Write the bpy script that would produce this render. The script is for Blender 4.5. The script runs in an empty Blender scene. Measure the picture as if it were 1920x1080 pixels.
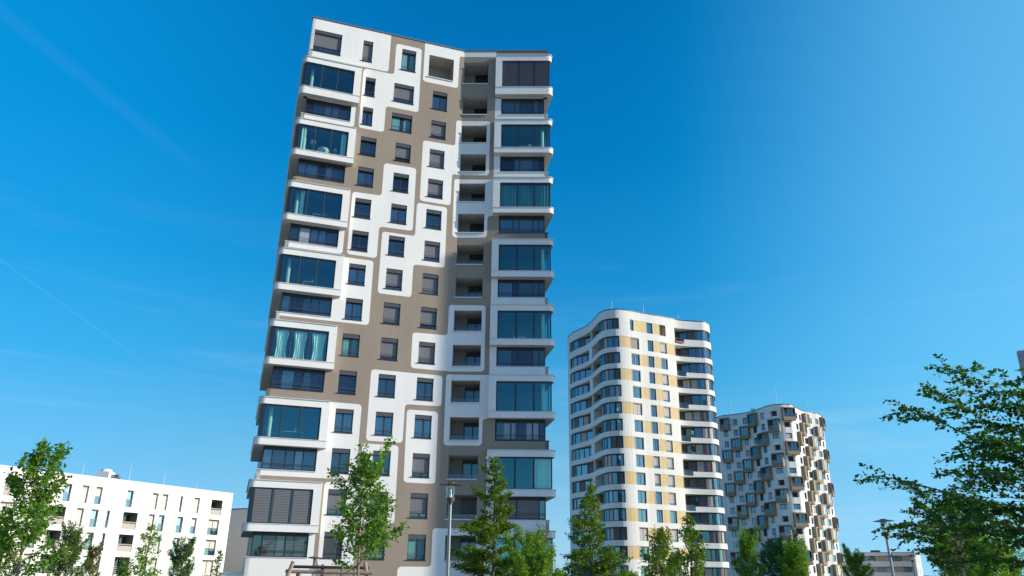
import bpy, math, random
import numpy as np
from mathutils import Vector, Matrix
from mathutils.geometry import delaunay_2d_cdt
R = math.radians
S = bpy.context.scene
COL = S.collection
EYE = 1.6

# ------------------------------------------------------------------ camera
pitch, roll = 0.3629, 0.0120
fwd = Vector((0, math.cos(pitch), math.sin(pitch)))
up0 = Vector((0, -math.sin(pitch), math.cos(pitch)))
ri0 = Vector((1, 0, 0))
ri = ri0 * math.cos(roll) + up0 * math.sin(roll)
up = up0 * math.cos(roll) - ri0 * math.sin(roll)
cam = bpy.data.cameras.new('camera')
co = bpy.data.objects.new('camera', cam); COL.objects.link(co)
M = Matrix((ri, up, -fwd)).transposed().to_4x4()
M.translation = Vector((0, 0, EYE))
co.matrix_world = M
cam.sensor_width = 36; cam.lens = 36 * 1459.16 / 1920
cam.clip_start = 0.1; cam.clip_end = 20000
S.camera = co

# ------------------------------------------------------------------ sun and sky
SUN_EL, SUN_AZ = R(20), R(9)          # the sun stands to the right, a little on the camera's side
sdir = Vector((math.cos(SUN_AZ) * math.cos(SUN_EL), -math.sin(SUN_AZ) * math.cos(SUN_EL), math.sin(SUN_EL)))
sl = bpy.data.lights.new('sun', 'SUN'); sl.energy = 5.0; sl.angle = R(0.55); sl.color = (1.0, 0.88, 0.71)
so = bpy.data.objects.new('sun', sl); COL.objects.link(so)
so.rotation_euler = sdir.to_track_quat('Z', 'Y').to_euler(); so.location = (60, -10, 80)
W = bpy.data.worlds.new('World'); S.world = W; W.use_nodes = True
nt = W.node_tree; nt.nodes.clear()
def wn(t, **k):
    n = nt.nodes.new(t)
    for a, b in k.items(): setattr(n, a, b)
    return n
sky = wn('ShaderNodeTexSky', sky_type='NISHITA', sun_disc=False)
sky.sun_elevation = SUN_EL; sky.sun_rotation = R(90) + SUN_AZ
sky.altitude = 300; sky.air_density = 1.0; sky.dust_density = 0.6; sky.ozone_density = 2.5
# the part of the sky at right angles to the sun is the deep, polarised blue of the photograph
ramp = wn('ShaderNodeValToRGB'); SK = [(0.0, (.42, .69, .86)), (0.06, (.31, .62, .86)), (0.12, (.20, .53, .80)), (0.24, (.055, .385, .74)), (0.36, (.012, .275, .65)), (0.50, (.001, .205, .55)), (0.66, (.0005, .160, .47)), (1.0, (.001, .15, .45))]
els = ramp.color_ramp.elements; els[0].position, els[1].position = 0.0, 1.0; els[0].color = (*SK[0][1], 1); els[1].color = (*SK[-1][1], 1)
for p_, c_ in SK[1:-1]: e_ = els.new(p_); e_.color = (*c_, 1)
bg = wn('ShaderNodeBackground'); bg.inputs['Strength'].default_value = 1.0
wo = wn('ShaderNodeOutputWorld')
tc = wn('ShaderNodeTexCoord'); mp = wn('ShaderNodeMapping'); mp.inputs['Rotation'].default_value = (0.1, 0.25, 0.5); mp.inputs['Scale'].default_value = (1.2, 2.0, 14)
nz = wn('ShaderNodeTexNoise'); nz.inputs['Scale'].default_value = 1.6; nz.inputs['Detail'].default_value = 7; nz.inputs['Roughness'].default_value = 0.6
nz.inputs['Distortion'].default_value = 0.4
rp = wn('ShaderNodeValToRGB'); rp.color_ramp.elements[0].position = 0.52; rp.color_ramp.elements[1].position = 0.90
rp.color_ramp.elements[0].color = (0, 0, 0, 1); rp.color_ramp.elements[1].color = (0.55, 0.55, 0.55, 1)
sx = wn('ShaderNodeSeparateXYZ'); mr = wn('ShaderNodeMapRange'); mr.inputs['From Min'].default_value = 0.05; mr.inputs['From Max'].default_value = 0.42
mr.inputs['To Min'].default_value = 1.0; mr.inputs['To Max'].default_value = 0.0
mu = wn('ShaderNodeMath', operation='MULTIPLY'); mx = wn('ShaderNodeMixRGB', blend_type='MIX'); mx.inputs['Color2'].default_value = (.62, .82, .95, 1)
L = nt.links.new
L(tc.outputs['Generated'], mp.inputs['Vector']); L(mp.outputs['Vector'], nz.inputs['Vector']); L(nz.outputs['Fac'], rp.inputs['Fac'])
L(tc.outputs['Generated'], sx.inputs['Vector']); L(sx.outputs['Z'], mr.inputs['Value'])
L(rp.outputs['Color'], mu.inputs[0]); L(mr.outputs['Result'], mu.inputs[1])
# two old vapour trails: thin bands round great circles
def trail(n, width, amp, zlo, zhi, xlo, xhi):
    d = wn('ShaderNodeVectorMath', operation='DOT_PRODUCT'); v = Vector(n).normalized(); d.inputs[1].default_value = v
    L(tc.outputs['Generated'], d.inputs[0])
    a = wn('ShaderNodeMath', operation='ABSOLUTE'); L(d.outputs['Value'], a.inputs[0])
    m = wn('ShaderNodeMapRange'); m.interpolation_type = 'SMOOTHSTEP'; m.inputs['From Min'].default_value = 0; m.inputs['From Max'].default_value = width
    m.inputs['To Min'].default_value = amp; m.inputs['To Max'].default_value = 0; L(a.outputs[0], m.inputs['Value'])
    x1 = wn('ShaderNodeMapRange'); x1.interpolation_type = 'SMOOTHSTEP'; x1.inputs['From Min'].default_value = xhi - 0.08; x1.inputs['From Max'].default_value = xhi; x1.inputs['To Min'].default_value = 1; x1.inputs['To Max'].default_value = 0
    L(sx.outputs['X'], x1.inputs['Value'])
    q = wn('ShaderNodeMath', operation='MULTIPLY'); L(m.outputs[0], q.inputs[0]); L(x1.outputs[0], q.inputs[1])
    y1 = wn('ShaderNodeMath', operation='GREATER_THAN'); y1.inputs[1].default_value = 0.2; s2 = sx.outputs['Y']; L(s2, y1.inputs[0])
    q2 = wn('ShaderNodeMath', operation='MULTIPLY'); L(q.outputs[0], q2.inputs[0]); L(y1.outputs[0], q2.inputs[1])
    return q2
TRAILS = [((-0.6099, 0.1544, -0.7773), 0.012, 0.012, 0, 1, -1, -0.34), ((-0.5361, -0.0339, -0.8434), 0.0018, 0.045, 0, 1, -1, -0.38)]
acc = mu
for t in TRAILS:
    q = trail(*t); ad = wn('ShaderNodeMath', operation='ADD'); L(acc.outputs[0], ad.inputs[0]); L(q.outputs[0], ad.inputs[1]); acc = ad
sc_ = wn('ShaderNodeVectorMath', operation='MULTIPLY'); sc_.inputs[1].default_value = (0.107, 0.149, 0.185); L(sky.outputs['Color'], sc_.inputs[0])
L(sx.outputs['Z'], ramp.inputs[0]); fr_ = wn('ShaderNodeMapRange'); fr_.interpolation_type = 'SMOOTHSTEP'; fr_.inputs['From Min'].default_value = 0.15; fr_.inputs['From Max'].default_value = 0.55; L(sx.outputs['Y'], fr_.inputs['Value'])
az_ = wn('ShaderNodeMapRange'); az_.interpolation_type = 'SMOOTHERSTEP'; az_.inputs['From Min'].default_value = 0.04; az_.inputs['From Max'].default_value = 0.72; az_.inputs['To Min'].default_value = 0.0; az_.inputs['To Max'].default_value = 0.40; L(sx.outputs['X'], az_.inputs['Value'])
pale = wn('ShaderNodeMixRGB'); pale.inputs['Color2'].default_value = (.03, .80, 1.38, 1); L(az_.outputs[0], pale.inputs['Fac']); L(ramp.outputs['Color'], pale.inputs['Color1'])
azl = wn('ShaderNodeMapRange'); azl.interpolation_type = 'SMOOTHERSTEP'; azl.inputs['From Min'].default_value = 0.0; azl.inputs['From Max'].default_value = -0.7; azl.inputs['To Min'].default_value = 0.0; azl.inputs['To Max'].default_value = 0.17; L(sx.outputs['X'], azl.inputs['Value'])
pal2 = wn('ShaderNodeMixRGB'); pal2.inputs['Color2'].default_value = (.01, .82, 1.75, 1); L(azl.outputs[0], pal2.inputs['Fac'])
azr = wn('ShaderNodeMapRange'); azr.interpolation_type = 'SMOOTHSTEP'; azr.inputs['From Min'].default_value = 0.18; azr.inputs['From Max'].default_value = 0.66; azr.inputs['To Min'].default_value = 0.0; azr.inputs['To Max'].default_value = 0.20; L(sx.outputs['X'], azr.inputs['Value'])
pal3 = wn('ShaderNodeMixRGB'); pal3.inputs['Color2'].default_value = (.62, .74, .92, 1); L(azr.outputs[0], pal3.inputs['Fac']); L(pale.outputs['Color'], pal3.inputs['Color1']); L(pal3.outputs['Color'], pal2.inputs['Color1'])
both = wn('ShaderNodeMixRGB'); L(fr_.outputs[0], both.inputs['Fac']); L(sc_.outputs[0], both.inputs['Color1']); L(pal2.outputs['Color'], both.inputs['Color2'])
L(both.outputs['Color'], mx.inputs['Color1']); L(acc.outputs[0], mx.inputs['Fac'])
L(mx.outputs['Color'], bg.inputs['Color']); L(bg.outputs[0], wo.inputs['Surface'])
S.view_settings.view_transform = 'Standard'; S.view_settings.look = 'None'
S.view_settings.exposure = 0.0; S.view_settings.gamma = 1.0
S.view_settings.use_curve_mapping = False

# ------------------------------------------------------------------ materials
MATS = {}
def mat(name, col, rough=0.6, metal=0.0, spec=0.5, noise=None, bump=None):
    """noise=(scale, amount) mottles the colour, bump=(scale, strength) roughens the surface"""
    if name in MATS: return MATS[name]
    m = bpy.data.materials.new(name); m.use_nodes = True; t = m.node_tree; b = t.nodes['Principled BSDF']
    b.inputs['Base Color'].default_value = (*col, 1); b.inputs['Roughness'].default_value = rough
    b.inputs['Metallic'].default_value = metal; b.inputs['Specular IOR Level'].default_value = spec
    g = t.nodes.new('ShaderNodeNewGeometry')
    if noise:
        n = t.nodes.new('ShaderNodeTexNoise'); n.inputs['Scale'].default_value = noise[0]; n.inputs['Detail'].default_value = 6; n.inputs['Roughness'].default_value = 0.65
        mpn = t.nodes.new('ShaderNodeMapping'); mpn.inputs['Scale'].default_value = (1, 1, 0.45); t.links.new(g.outputs['Position'], mpn.inputs['Vector']); t.links.new(mpn.outputs['Vector'], n.inputs['Vector'])
        r = t.nodes.new('ShaderNodeMapRange'); r.inputs['From Min'].default_value = 0.3; r.inputs['From Max'].default_value = 0.7
        r.inputs['To Min'].default_value = 1 - noise[1]; r.inputs['To Max'].default_value = 1 + noise[1] * 0.6; t.links.new(n.outputs['Fac'], r.inputs['Value'])
        n3 = t.nodes.new('ShaderNodeTexNoise'); n3.inputs['Scale'].default_value = 2.6; n3.inputs['Detail'].default_value = 5; m3 = t.nodes.new('ShaderNodeMapping'); m3.inputs['Scale'].default_value = (1, 1, 0.07)
        t.links.new(g.outputs['Position'], m3.inputs['Vector']); t.links.new(m3.outputs['Vector'], n3.inputs['Vector'])
        r3 = t.nodes.new('ShaderNodeMapRange'); r3.inputs['From Min'].default_value = 0.55; r3.inputs['From Max'].default_value = 0.75; r3.inputs['To Min'].default_value = 1; r3.inputs['To Max'].default_value = 1 - noise[1] * .7
        t.links.new(n3.outputs['Fac'], r3.inputs['Value']); mm = t.nodes.new('ShaderNodeMath'); mm.operation = 'MULTIPLY'; t.links.new(r.outputs[0], mm.inputs[0]); t.links.new(r3.outputs[0], mm.inputs[1])
        c = t.nodes.new('ShaderNodeVectorMath'); c.operation = 'SCALE'; c.inputs[0].default_value = col
        t.links.new(mm.outputs[0], c.inputs['Scale']); t.links.new(c.outputs[0], b.inputs['Base Color'])
    if bump:
        n2 = t.nodes.new('ShaderNodeTexNoise'); n2.inputs['Scale'].default_value = bump[0]; n2.inputs['Detail'].default_value = 4
        t.links.new(g.outputs['Position'], n2.inputs['Vector'])
        bp = t.nodes.new('ShaderNodeBump'); bp.inputs['Strength'].default_value = bump[1]; bp.inputs['Distance'].default_value = 0.02
        t.links.new(n2.outputs['Fac'], bp.inputs['Height']); t.links.new(bp.outputs['Normal'], b.inputs['Normal'])
    MATS[name] = m; return m
def slats(name, col, col2, period, rough=0.5):
    """thin horizontal slats: the slat edge lines belong to the blind itself"""
    m = mat(name, col, rough); t = m.node_tree; b = t.nodes['Principled BSDF']
    g = t.nodes.new('ShaderNodeNewGeometry'); s = t.nodes.new('ShaderNodeSeparateXYZ'); t.links.new(g.outputs['Position'], s.inputs[0])
    d = t.nodes.new('ShaderNodeMath'); d.operation = 'DIVIDE'; d.inputs[1].default_value = period; t.links.new(s.outputs['Z'], d.inputs[0])
    f = t.nodes.new('ShaderNodeMath'); f.operation = 'FRACT'; t.links.new(d.outputs[0], f.inputs[0])
    c = t.nodes.new('ShaderNodeMath'); c.operation = 'GREATER_THAN'; c.inputs[1].default_value = 0.72; t.links.new(f.outputs[0], c.inputs[0])
    x = t.nodes.new('ShaderNodeMixRGB'); x.inputs['Color1'].default_value = (*col, 1); x.inputs['Color2'].default_value = (*col2, 1)
    t.links.new(c.outputs[0], x.inputs['Fac']); t.links.new(x.outputs[0], b.inputs['Base Color'])
    return m
def glass(name, tint, inner, refl=0.18, rcol=(0.8, 0.9, 1.0), opaque=False):
    """pane: tinted see-through (or dark room behind it) plus a sky reflection"""
    if name in MATS: return MATS[name]
    m = bpy.data.materials.new(name); m.use_nodes = True; t = m.node_tree; t.nodes.clear()
    o = t.nodes.new('ShaderNodeOutputMaterial'); mixs = t.nodes.new('ShaderNodeMixShader')
    gl = t.nodes.new('ShaderNodeBsdfGlossy'); gl.inputs['Roughness'].default_value = 0.015; gl.inputs['Color'].default_value = (*rcol, 1)
    gg = t.nodes.new('ShaderNodeNewGeometry'); nn = t.nodes.new('ShaderNodeTexNoise'); nn.inputs['Scale'].default_value = 0.9; nn.inputs['Detail'].default_value = 1
    bb = t.nodes.new('ShaderNodeBump'); bb.inputs['Strength'].default_value = 0.25; bb.inputs['Distance'].default_value = 0.03
    t.links.new(gg.outputs['Position'], nn.inputs['Vector']); t.links.new(nn.outputs['Fac'], bb.inputs['Height']); t.links.new(bb.outputs['Normal'], gl.inputs['Normal'])
    if opaque:
        tr = t.nodes.new('ShaderNodeBsdfDiffuse'); tr.inputs['Color'].default_value = (*inner, 1)
    else:
        tr = t.nodes.new('ShaderNodeBsdfTransparent'); tr.inputs['Color'].default_value = (*tint, 1)
    lf = t.nodes.new('ShaderNodeLayerWeight'); lf.inputs['Blend'].default_value = 0.5
    lp = t.nodes.new('ShaderNodeMath'); lp.operation = 'POWER'; lp.inputs[1].default_value = 4.5; t.links.new(lf.outputs['Facing'], lp.inputs[0])
    lw = t.nodes.new('ShaderNodeMath'); lw.operation = 'MULTIPLY_ADD'; lw.inputs[1].default_value = 0.9; lw.inputs[2].default_value = 0.04; t.links.new(lp.outputs[0], lw.inputs[0])
    ad = t.nodes.new('ShaderNodeMath'); ad.operation = 'ADD'; ad.inputs[1].default_value = refl; ad.use_clamp = True
    t.links.new(lw.outputs[0], ad.inputs[0]); t.links.new(ad.outputs[0], mixs.inputs[0])
    t.links.new(tr.outputs[0], mixs.inputs[1]); t.links.new(gl.outputs[0], mixs.inputs[2]); t.links.new(mixs.outputs[0], o.inputs[0])
    MATS[name] = m; return m
def leafmat(name, cols, transl=0.4, gloss=0.05):
    m = bpy.data.materials.new(name); m.use_nodes = True; t = m.node_tree; t.nodes.clear()
    o = t.nodes.new('ShaderNodeOutputMaterial'); g = t.nodes.new('ShaderNodeNewGeometry'); r = t.nodes.new('ShaderNodeValToRGB')
    r.color_ramp.interpolation = 'LINEAR'
    e = r.color_ramp.elements; e[0].position = 0; e[0].color = (*cols[0], 1); e[1].position = 1; e[1].color = (*cols[-1], 1)
    for i, c in enumerate(cols[1:-1]):
        x = e.new((i + 1) / (len(cols) - 1)); x.color = (*c, 1)
    t.links.new(g.outputs['Random Per Island'], r.inputs[0])
    d = t.nodes.new('ShaderNodeBsdfDiffuse'); tr = t.nodes.new('ShaderNodeBsdfTranslucent'); gs = t.nodes.new('ShaderNodeBsdfGlossy'); gs.inputs['Roughness'].default_value = 0.5
    gs.inputs['Color'].default_value = (0.8, 0.85, 0.8, 1)
    tc2 = t.nodes.new('ShaderNodeMixRGB'); tc2.blend_type = 'MULTIPLY'; tc2.inputs['Fac'].default_value = 1; tc2.inputs['Color2'].default_value = (1.6, 1.5, 0.5, 1)
    t.links.new(r.outputs[0], tc2.inputs['Color1']); t.links.new(r.outputs[0], d.inputs[0]); t.links.new(tc2.outputs[0], tr.inputs[0])
    a = t.nodes.new('ShaderNodeMixShader'); a.inputs[0].default_value = transl; b = t.nodes.new('ShaderNodeMixShader'); b.inputs[0].default_value = gloss
    t.links.new(d.outputs[0], a.inputs[1]); t.links.new(tr.outputs[0], a.inputs[2]); t.links.new(a.outputs[0], b.inputs[1]); t.links.new(gs.outputs[0], b.inputs[2]); t.links.new(b.outputs[0], o.inputs[0])
    MATS[name] = m; return m

WHITE = mat('white_render', (0.83, 0.83, 0.81), 0.85, noise=(0.35, 0.06), bump=(45, 0.15))
TAUPE = mat('taupe_render', (0.315, 0.262, 0.210), 0.88, noise=(0.35, 0.09), bump=(45, 0.15))
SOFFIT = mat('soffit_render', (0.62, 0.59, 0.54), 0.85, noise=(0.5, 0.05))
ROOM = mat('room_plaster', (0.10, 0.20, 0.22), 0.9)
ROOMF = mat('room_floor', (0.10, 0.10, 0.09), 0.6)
COPE = mat('metal_coping', (0.30, 0.31, 0.33), 0.35, metal=0.7)
DARKCOPE = mat('dark_coping', (0.05, 0.055, 0.065), 0.4, metal=0.5)
FRAME = mat('anthracite_frame', (0.022, 0.026, 0.036), 0.4)
SHUT = mat('shutter_box', (0.075, 0.078, 0.09), 0.45)
RAIL = mat('steel_rail', (0.10, 0.12, 0.15), 0.35, metal=0.6)
LEDGE = mat('ledge_white', (0.66, 0.67, 0.68), 0.5, noise=(1.5, 0.05))
BLIND = slats('grey_roller', (0.165, 0.17, 0.185), (0.135, 0.14, 0.155), 0.055)
LOUV = slats('louvre_grey', (0.17, 0.18, 0.19), (0.035, 0.038, 0.045), 0.11)
LOUVD = slats('louvre_dark', (0.06, 0.065, 0.08), (0.03, 0.033, 0.042), 0.11)
CURT = mat('curtain', (0.88, 0.92, 0.84), 0.9)
COLW = mat('white_column', (0.78, 0.78, 0.74), 0.8)
FURN = mat('furniture', (0.35, 0.34, 0.30), 0.7)
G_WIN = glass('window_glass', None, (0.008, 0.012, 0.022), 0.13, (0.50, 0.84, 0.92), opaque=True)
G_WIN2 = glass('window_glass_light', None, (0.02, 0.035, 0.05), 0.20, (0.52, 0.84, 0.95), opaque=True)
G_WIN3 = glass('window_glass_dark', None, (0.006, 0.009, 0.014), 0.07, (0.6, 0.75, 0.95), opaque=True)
G_BAY = glass('bay_glass', (0.66, 0.93, 0.88), None, 0.17, (0.20, 0.66, 0.80))
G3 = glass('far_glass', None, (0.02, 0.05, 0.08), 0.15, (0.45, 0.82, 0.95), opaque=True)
G_CLR = glass('clear_glass', (0.86, 0.90, 0.90), None, 0.03, (0.8, 0.9, 1.0))
G_RAIL = glass('balustrade_glass', (0.55, 0.66, 0.70), None, 0.05, (0.8, 0.9, 1.0))
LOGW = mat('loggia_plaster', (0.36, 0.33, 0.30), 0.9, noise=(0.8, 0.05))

# ------------------------------------------------------------------ helpers
class MB:
    def __init__(s): s.v = []; s.f = []; s.m = []; s.mats = []
    def mi(s, m):
        if m not in s.mats: s.mats.append(m)
        return s.mats.index(m)
    def face(s, pts, m):
        n = len(s.v); s.v += [tuple(p) for p in pts]; s.f.append(tuple(range(n, n + len(pts)))); s.m.append(s.mi(m))
    def box(s, x0, x1, y0, y1, z0, z1, m):
        if x0 > x1: x0, x1 = x1, x0
        if y0 > y1: y0, y1 = y1, y0
        if z0 > z1: z0, z1 = z1, z0
        n = len(s.v); k = s.mi(m)
        s.v += [(x0, y0, z0), (x1, y0, z0), (x1, y1, z0), (x0, y1, z0), (x0, y0, z1), (x1, y0, z1), (x1, y1, z1), (x0, y1, z1)]
        for q in ((0, 3, 2, 1), (4, 5, 6, 7), (0, 1, 5, 4), (1, 2, 6, 5), (2, 3, 7, 6), (3, 0, 4, 7)):
            s.f.append(tuple(n + i for i in q)); s.m.append(k)
    def prism(s, poly, z0, z1, m, mtop=None, mbot=None):
        n = len(poly)
        for i in range(n):
            a, b = poly[i], poly[(i + 1) % n]
            s.face([(a[0], a[1], z0), (b[0], b[1], z0), (b[0], b[1], z1), (a[0], a[1], z1)], m)
        s.face([(p[0], p[1], z1) for p in poly], mtop or m); s.face([(p[0], p[1], z0) for p in reversed(poly)], mbot or m)
    def tube(s, pts, rad, m, n=8, cap=True):
        rings = []; k = s.mi(m); px = None
        for i, p in enumerate(pts):
            p = Vector(p); a = Vector(pts[max(i - 1, 0)]); b = Vector(pts[min(i + 1, len(pts) - 1)]); d = (b - a).normalized()
            if px is None: px = d.orthogonal().normalized()
            px = (px - d * px.dot(d)); px = px.normalized() if px.length > 1e-6 else d.orthogonal().normalized()
            q = d.cross(px); r = rad[i] if hasattr(rad, '__len__') else rad
            base = len(s.v); s.v += [tuple(p + (px * math.cos(2 * math.pi * j / n) + q * math.sin(2 * math.pi * j / n)) * r) for j in range(n)]; rings.append(base)
        for a, b in zip(rings, rings[1:]):
            for j in range(n): s.f.append((a + j, a + (j + 1) % n, b + (j + 1) % n, b + j)); s.m.append(k)
        if cap:
            s.f.append(tuple(rings[0] + j for j in reversed(range(n)))); s.m.append(k); s.f.append(tuple(rings[-1] + j for j in range(n))); s.m.append(k)
    def lathe(s, prof, m, n=24, c=(0, 0, 0)):
        k = s.mi(m); base = len(s.v)
        for r, z in prof:
            for j in range(n): a = 2 * math.pi * j / n; s.v.append((c[0] + r * math.cos(a), c[1] + r * math.sin(a), c[2] + z))
        for i in range(len(prof) - 1):
            for j in range(n): s.f.append((base + i * n + j, base + i * n + (j + 1) % n, base + (i + 1) * n + (j + 1) % n, base + (i + 1) * n + j)); s.m.append(k)
    def mesh(s, name, smooth=False):
        me = bpy.data.meshes.new(name); me.from_pydata(s.v, [], s.f)
        for m in s.mats: me.materials.append(m)
        me.polygons.foreach_set('material_index', s.m)
        if smooth: me.polygons.foreach_set('use_smooth', [True] * len(s.f))
        me.update(); return me
def link(name, mesh, parent=None, loc=(0, 0, 0), rz=0):
    o = bpy.data.objects.new(name, mesh); COL.objects.link(o); o.parent = parent
    o.location = loc; o.rotation_euler = (0, 0, rz); return o
def build(name, mb, parent=None, loc=(0, 0, 0), rz=0, smooth=False): return link(name, mb.mesh(name, smooth), parent, loc, rz)
def tag(o, label, cat, group=None):
    o['label'] = label; o['category'] = cat
    if group: o['group'] = group
    return o
def thing(name, label, cat, loc=(0, 0, 0), rz=0, group=None): return tag(link(name, None, None, loc, rz), label, cat, group)
def smoothshade(o, ang=30):
    o.data.polygons.foreach_set('use_smooth', [True] * len(o.data.polygons))
    try: o.data.set_sharp_from_angle(angle=R(ang))
    except Exception: pass
MESH = {}
def cached(key, fn):
    if key not in MESH: MESH[key] = fn().mesh(str(key[0]))
    return MESH[key]

class Path:
    """a wall line in plan: point, tangent and outward normal at arc length s"""
    def __init__(s, pts, s0=0.0, smooth=0):
        pts = [Vector((p[0], p[1])) for p in pts]
        for _ in range(smooth):
            q = [pts[0]]
            for a, b in zip(pts, pts[1:]): q += [a * .75 + b * .25, a * .25 + b * .75]
            q.append(pts[-1]); pts = q
        s.p = pts; s.s = [s0]
        for a, b in zip(pts, pts[1:]): s.s.append(s.s[-1] + (b - a).length)
    def seg(s, u):
        for i in range(len(s.p) - 1):
            if u <= s.s[i + 1] or i == len(s.p) - 2: return i
    def at(s, u, off=0.0):
        i = s.seg(u); a, b = s.p[i], s.p[i + 1]; d = (b - a).normalized(); q = a + d * (u - s.s[i]); n = s.nrm(u)
        return Vector((q.x - n.x * off, q.y - n.y * off))          # off > 0 goes into the building
    def nrm(s, u):
        i = s.seg(u); d = (s.p[i + 1] - s.p[i]).normalized(); n0 = Vector((d.y, -d.x))
        L0 = s.s[i + 1] - s.s[i]; t = (u - s.s[i]) / L0 if L0 else 0
        if s.blend:
            j = i - 1 if t < .5 else i + 1
            if 0 <= j < len(s.p) - 1:
                e = (s.p[j + 1] - s.p[j]).normalized(); n1 = Vector((e.y, -e.x)); w = abs(t - .5); return (n0 * (1 - w) + n1 * w).normalized()
        return n0
    blend = False
    def ang(s, u): n = s.nrm(u); return math.atan2(n.x, -n.y)      # rotation that turns local +X along the wall
    def knots(s, a, b): return [a] + [k for k in s.s if a + .02 < k < b - .02] + [b]

def rnd(poly, r):
    """round every corner of a polygon [(x, y)] or [(x, y, radius)] by radius r"""
    out = []; n = len(poly)
    for i, P in enumerate(poly):
        p = Vector(P[:2]); rr = P[2] if len(P) > 2 else r
        a = Vector(poly[i - 1][:2]); b = Vector(poly[(i + 1) % n][:2])
        if rr < 0.01: out.append(tuple(p)); continue
        u = (a - p).normalized(); v = (b - p).normalized(); h = min(rr, (a - p).length * .49, (b - p).length * .49)
        c = p + u * h + v * h
        for k in range(6):
            t = k / 5 * math.pi / 2; w = c - v * h * math.cos(t) - u * h * math.sin(t); out.append((w.x, w.y))
    return out
def inpoly(x, y, poly):
    c = False; n = len(poly); j = n - 1
    for i in range(n):
        xi, yi = poly[i]; xj, yj = poly[j]
        if (yi > y) != (yj > y) and x < (xj - xi) * (y - yi) / (yj - yi) + xi: c = not c
        j = i
    return c
def facade(mb, path, s0, s1, z0, z1, holes, polys, base, paint, off=0.0, depth=0.22, inner=None):
    """wall skin s0..s1 x z0..z1 with rectangular openings (and their reveals) and painted fields; flush, one sheet"""
    V = []; E = []
    def ring(pts):
        n = len(V); V.extend([Vector(p) for p in pts]); E.extend([(n + i, n + (i + 1) % len(pts)) for i in range(len(pts))])
    ring([(s0, z0), (s1, z0), (s1, z1), (s0, z1)])
    cl = lambda x, a, b: min(max(x, a), b)
    pc = [[(cl(x, s0, s1), cl(z, z0, z1)) for x, z in p] for p in polys]
    for p in pc: ring(p)
    for h in holes: ring([(h[0], h[2]), (h[1], h[2]), (h[1], h[3]), (h[0], h[3])])
    for k in path.s:
        if s0 + .01 < k < s1 - .01:
            n = len(V); V.extend([Vector((k, z0)), Vector((k, z1))]); E.append((n, n + 1))
    r = delaunay_2d_cdt(V, E, [], 0, 1e-5)
    vs, fs = r[0], r[2]
    v3 = [(*path.at(v.x, off), v.y + EYE) for v in vs]
    b0 = len(mb.v); mb.v += v3; kb, kp = mb.mi(base), mb.mi(paint)
    for f in fs:
        cx = sum(vs[i].x for i in f) / 3; cy = sum(vs[i].y for i in f) / 3
        if not (s0 < cx < s1 and z0 < cy < z1): continue
        if any(h[0] < cx < h[1] and h[2] < cy < h[3] for h in holes): continue
        A, B, C = (Vector((vs[i].x, vs[i].y)) for i in f)
        if abs((B - A).cross(C - A)) < 1e-7: continue
        mb.f.append(tuple(b0 + i for i in f)); mb.m.append(kp if any(inpoly(cx, cy, p) for p in pc) else kb)
    for h in holes:
        dp = h[4] if len(h) > 4 and h[4] is not None else depth
        if dp <= 0: continue
        m = paint if any(inpoly((h[0] + h[1]) / 2, h[2] - .15, p) for p in pc) else base
        if len(h) > 5 and h[5]: m = h[5]
        ks = path.knots(h[0], h[1])
        for a, b in zip(ks, ks[1:]):
            for z in (h[2], h[3]):
                mb.face([(*path.at(a, off), z + EYE), (*path.at(b, off), z + EYE), (*path.at(b, off + dp), z + EYE), (*path.at(a, off + dp), z + EYE)], m)
        for u in (h[0], h[1]):
            if u <= s0 + .01 or u >= s1 - .01: continue
            mb.face([(*path.at(u, off), h[2] + EYE), (*path.at(u, off), h[3] + EYE), (*path.at(u, off + dp), h[3] + EYE), (*path.at(u, off + dp), h[2] + EYE)], m)
def put(name, mesh, root, path, s, z, off=0.0):
    p = path.at(s, off); rl = root.location
    return link(name, mesh, root, (p.x - rl.x, p.y - rl.y, z + EYE - rl.z), path.ang(s))

# ---- window kit, local frame: X along the wall, Y into the wall, Z up, origin at the opening's lower left corner
def k_frame(w, h, sash=0.5, t=0.07, y=0.25, split=None):
    b = MB(); d = 0.08
    b.box(0, t, y, y + d, 0, h, FRAME); b.box(w - t, w, y, y + d, 0, h, FRAME)
    b.box(t, w - t, y, y + d, 0, t, FRAME); b.box(t, w - t, y, y + d, h - t, h, FRAME)
    for s in ([sash] if isinstance(sash, (int, float)) else sash or []):
        b.box(w * s - .06, w * s + .06, y + .003, y + d - .003, t, h - t, FRAME)
    if split: b.box(t, w - t, y + .004, y + d - .004, h * split - .03, h * split + .03, FRAME)
    return b
def k_pane(w, h, m=None, y=0.29):
    b = MB(); b.face([(.03, y, .03), (w - .03, y, .03), (w - .03, y, h - .03), (.03, y, h - .03)], m or G_WIN); return b
def k_plain(x0, x1, y0, y1, z0, z1, m): b = MB(); b.box(x0, x1, y0, y1, z0, z1, m); return b
def k_rail(w, hs=(.14, .36, .46), y=0.05):
    b = MB()
    for z in hs: b.box(.02, w - .02, y - .012, y + .012, z - .014, z + .014, RAIL)
    for x in (.03, w - .03): b.box(x - .012, x + .012, y - .012, y + .012, .0, hs[-1] + .02, RAIL)
    return b
def k_curtain(x0, x1, y, z0, z1, m, seed=0, amp=.05):
    b = MB(); r = random.Random(seed); n = max(8, int((x1 - x0) / .05)); ph = r.random() * 6
    P = [(x0 + (x1 - x0) * i / n, y + amp * math.sin(i * 1.35 + ph + math.sin(i * .37) * 1.2)) for i in range(n + 1)]
    for a, c in zip(P, P[1:]): b.face([(a[0], a[1], z0), (c[0], c[1], z0), (c[0], c[1], z1), (a[0], a[1], z1)], m)
    return b
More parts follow.
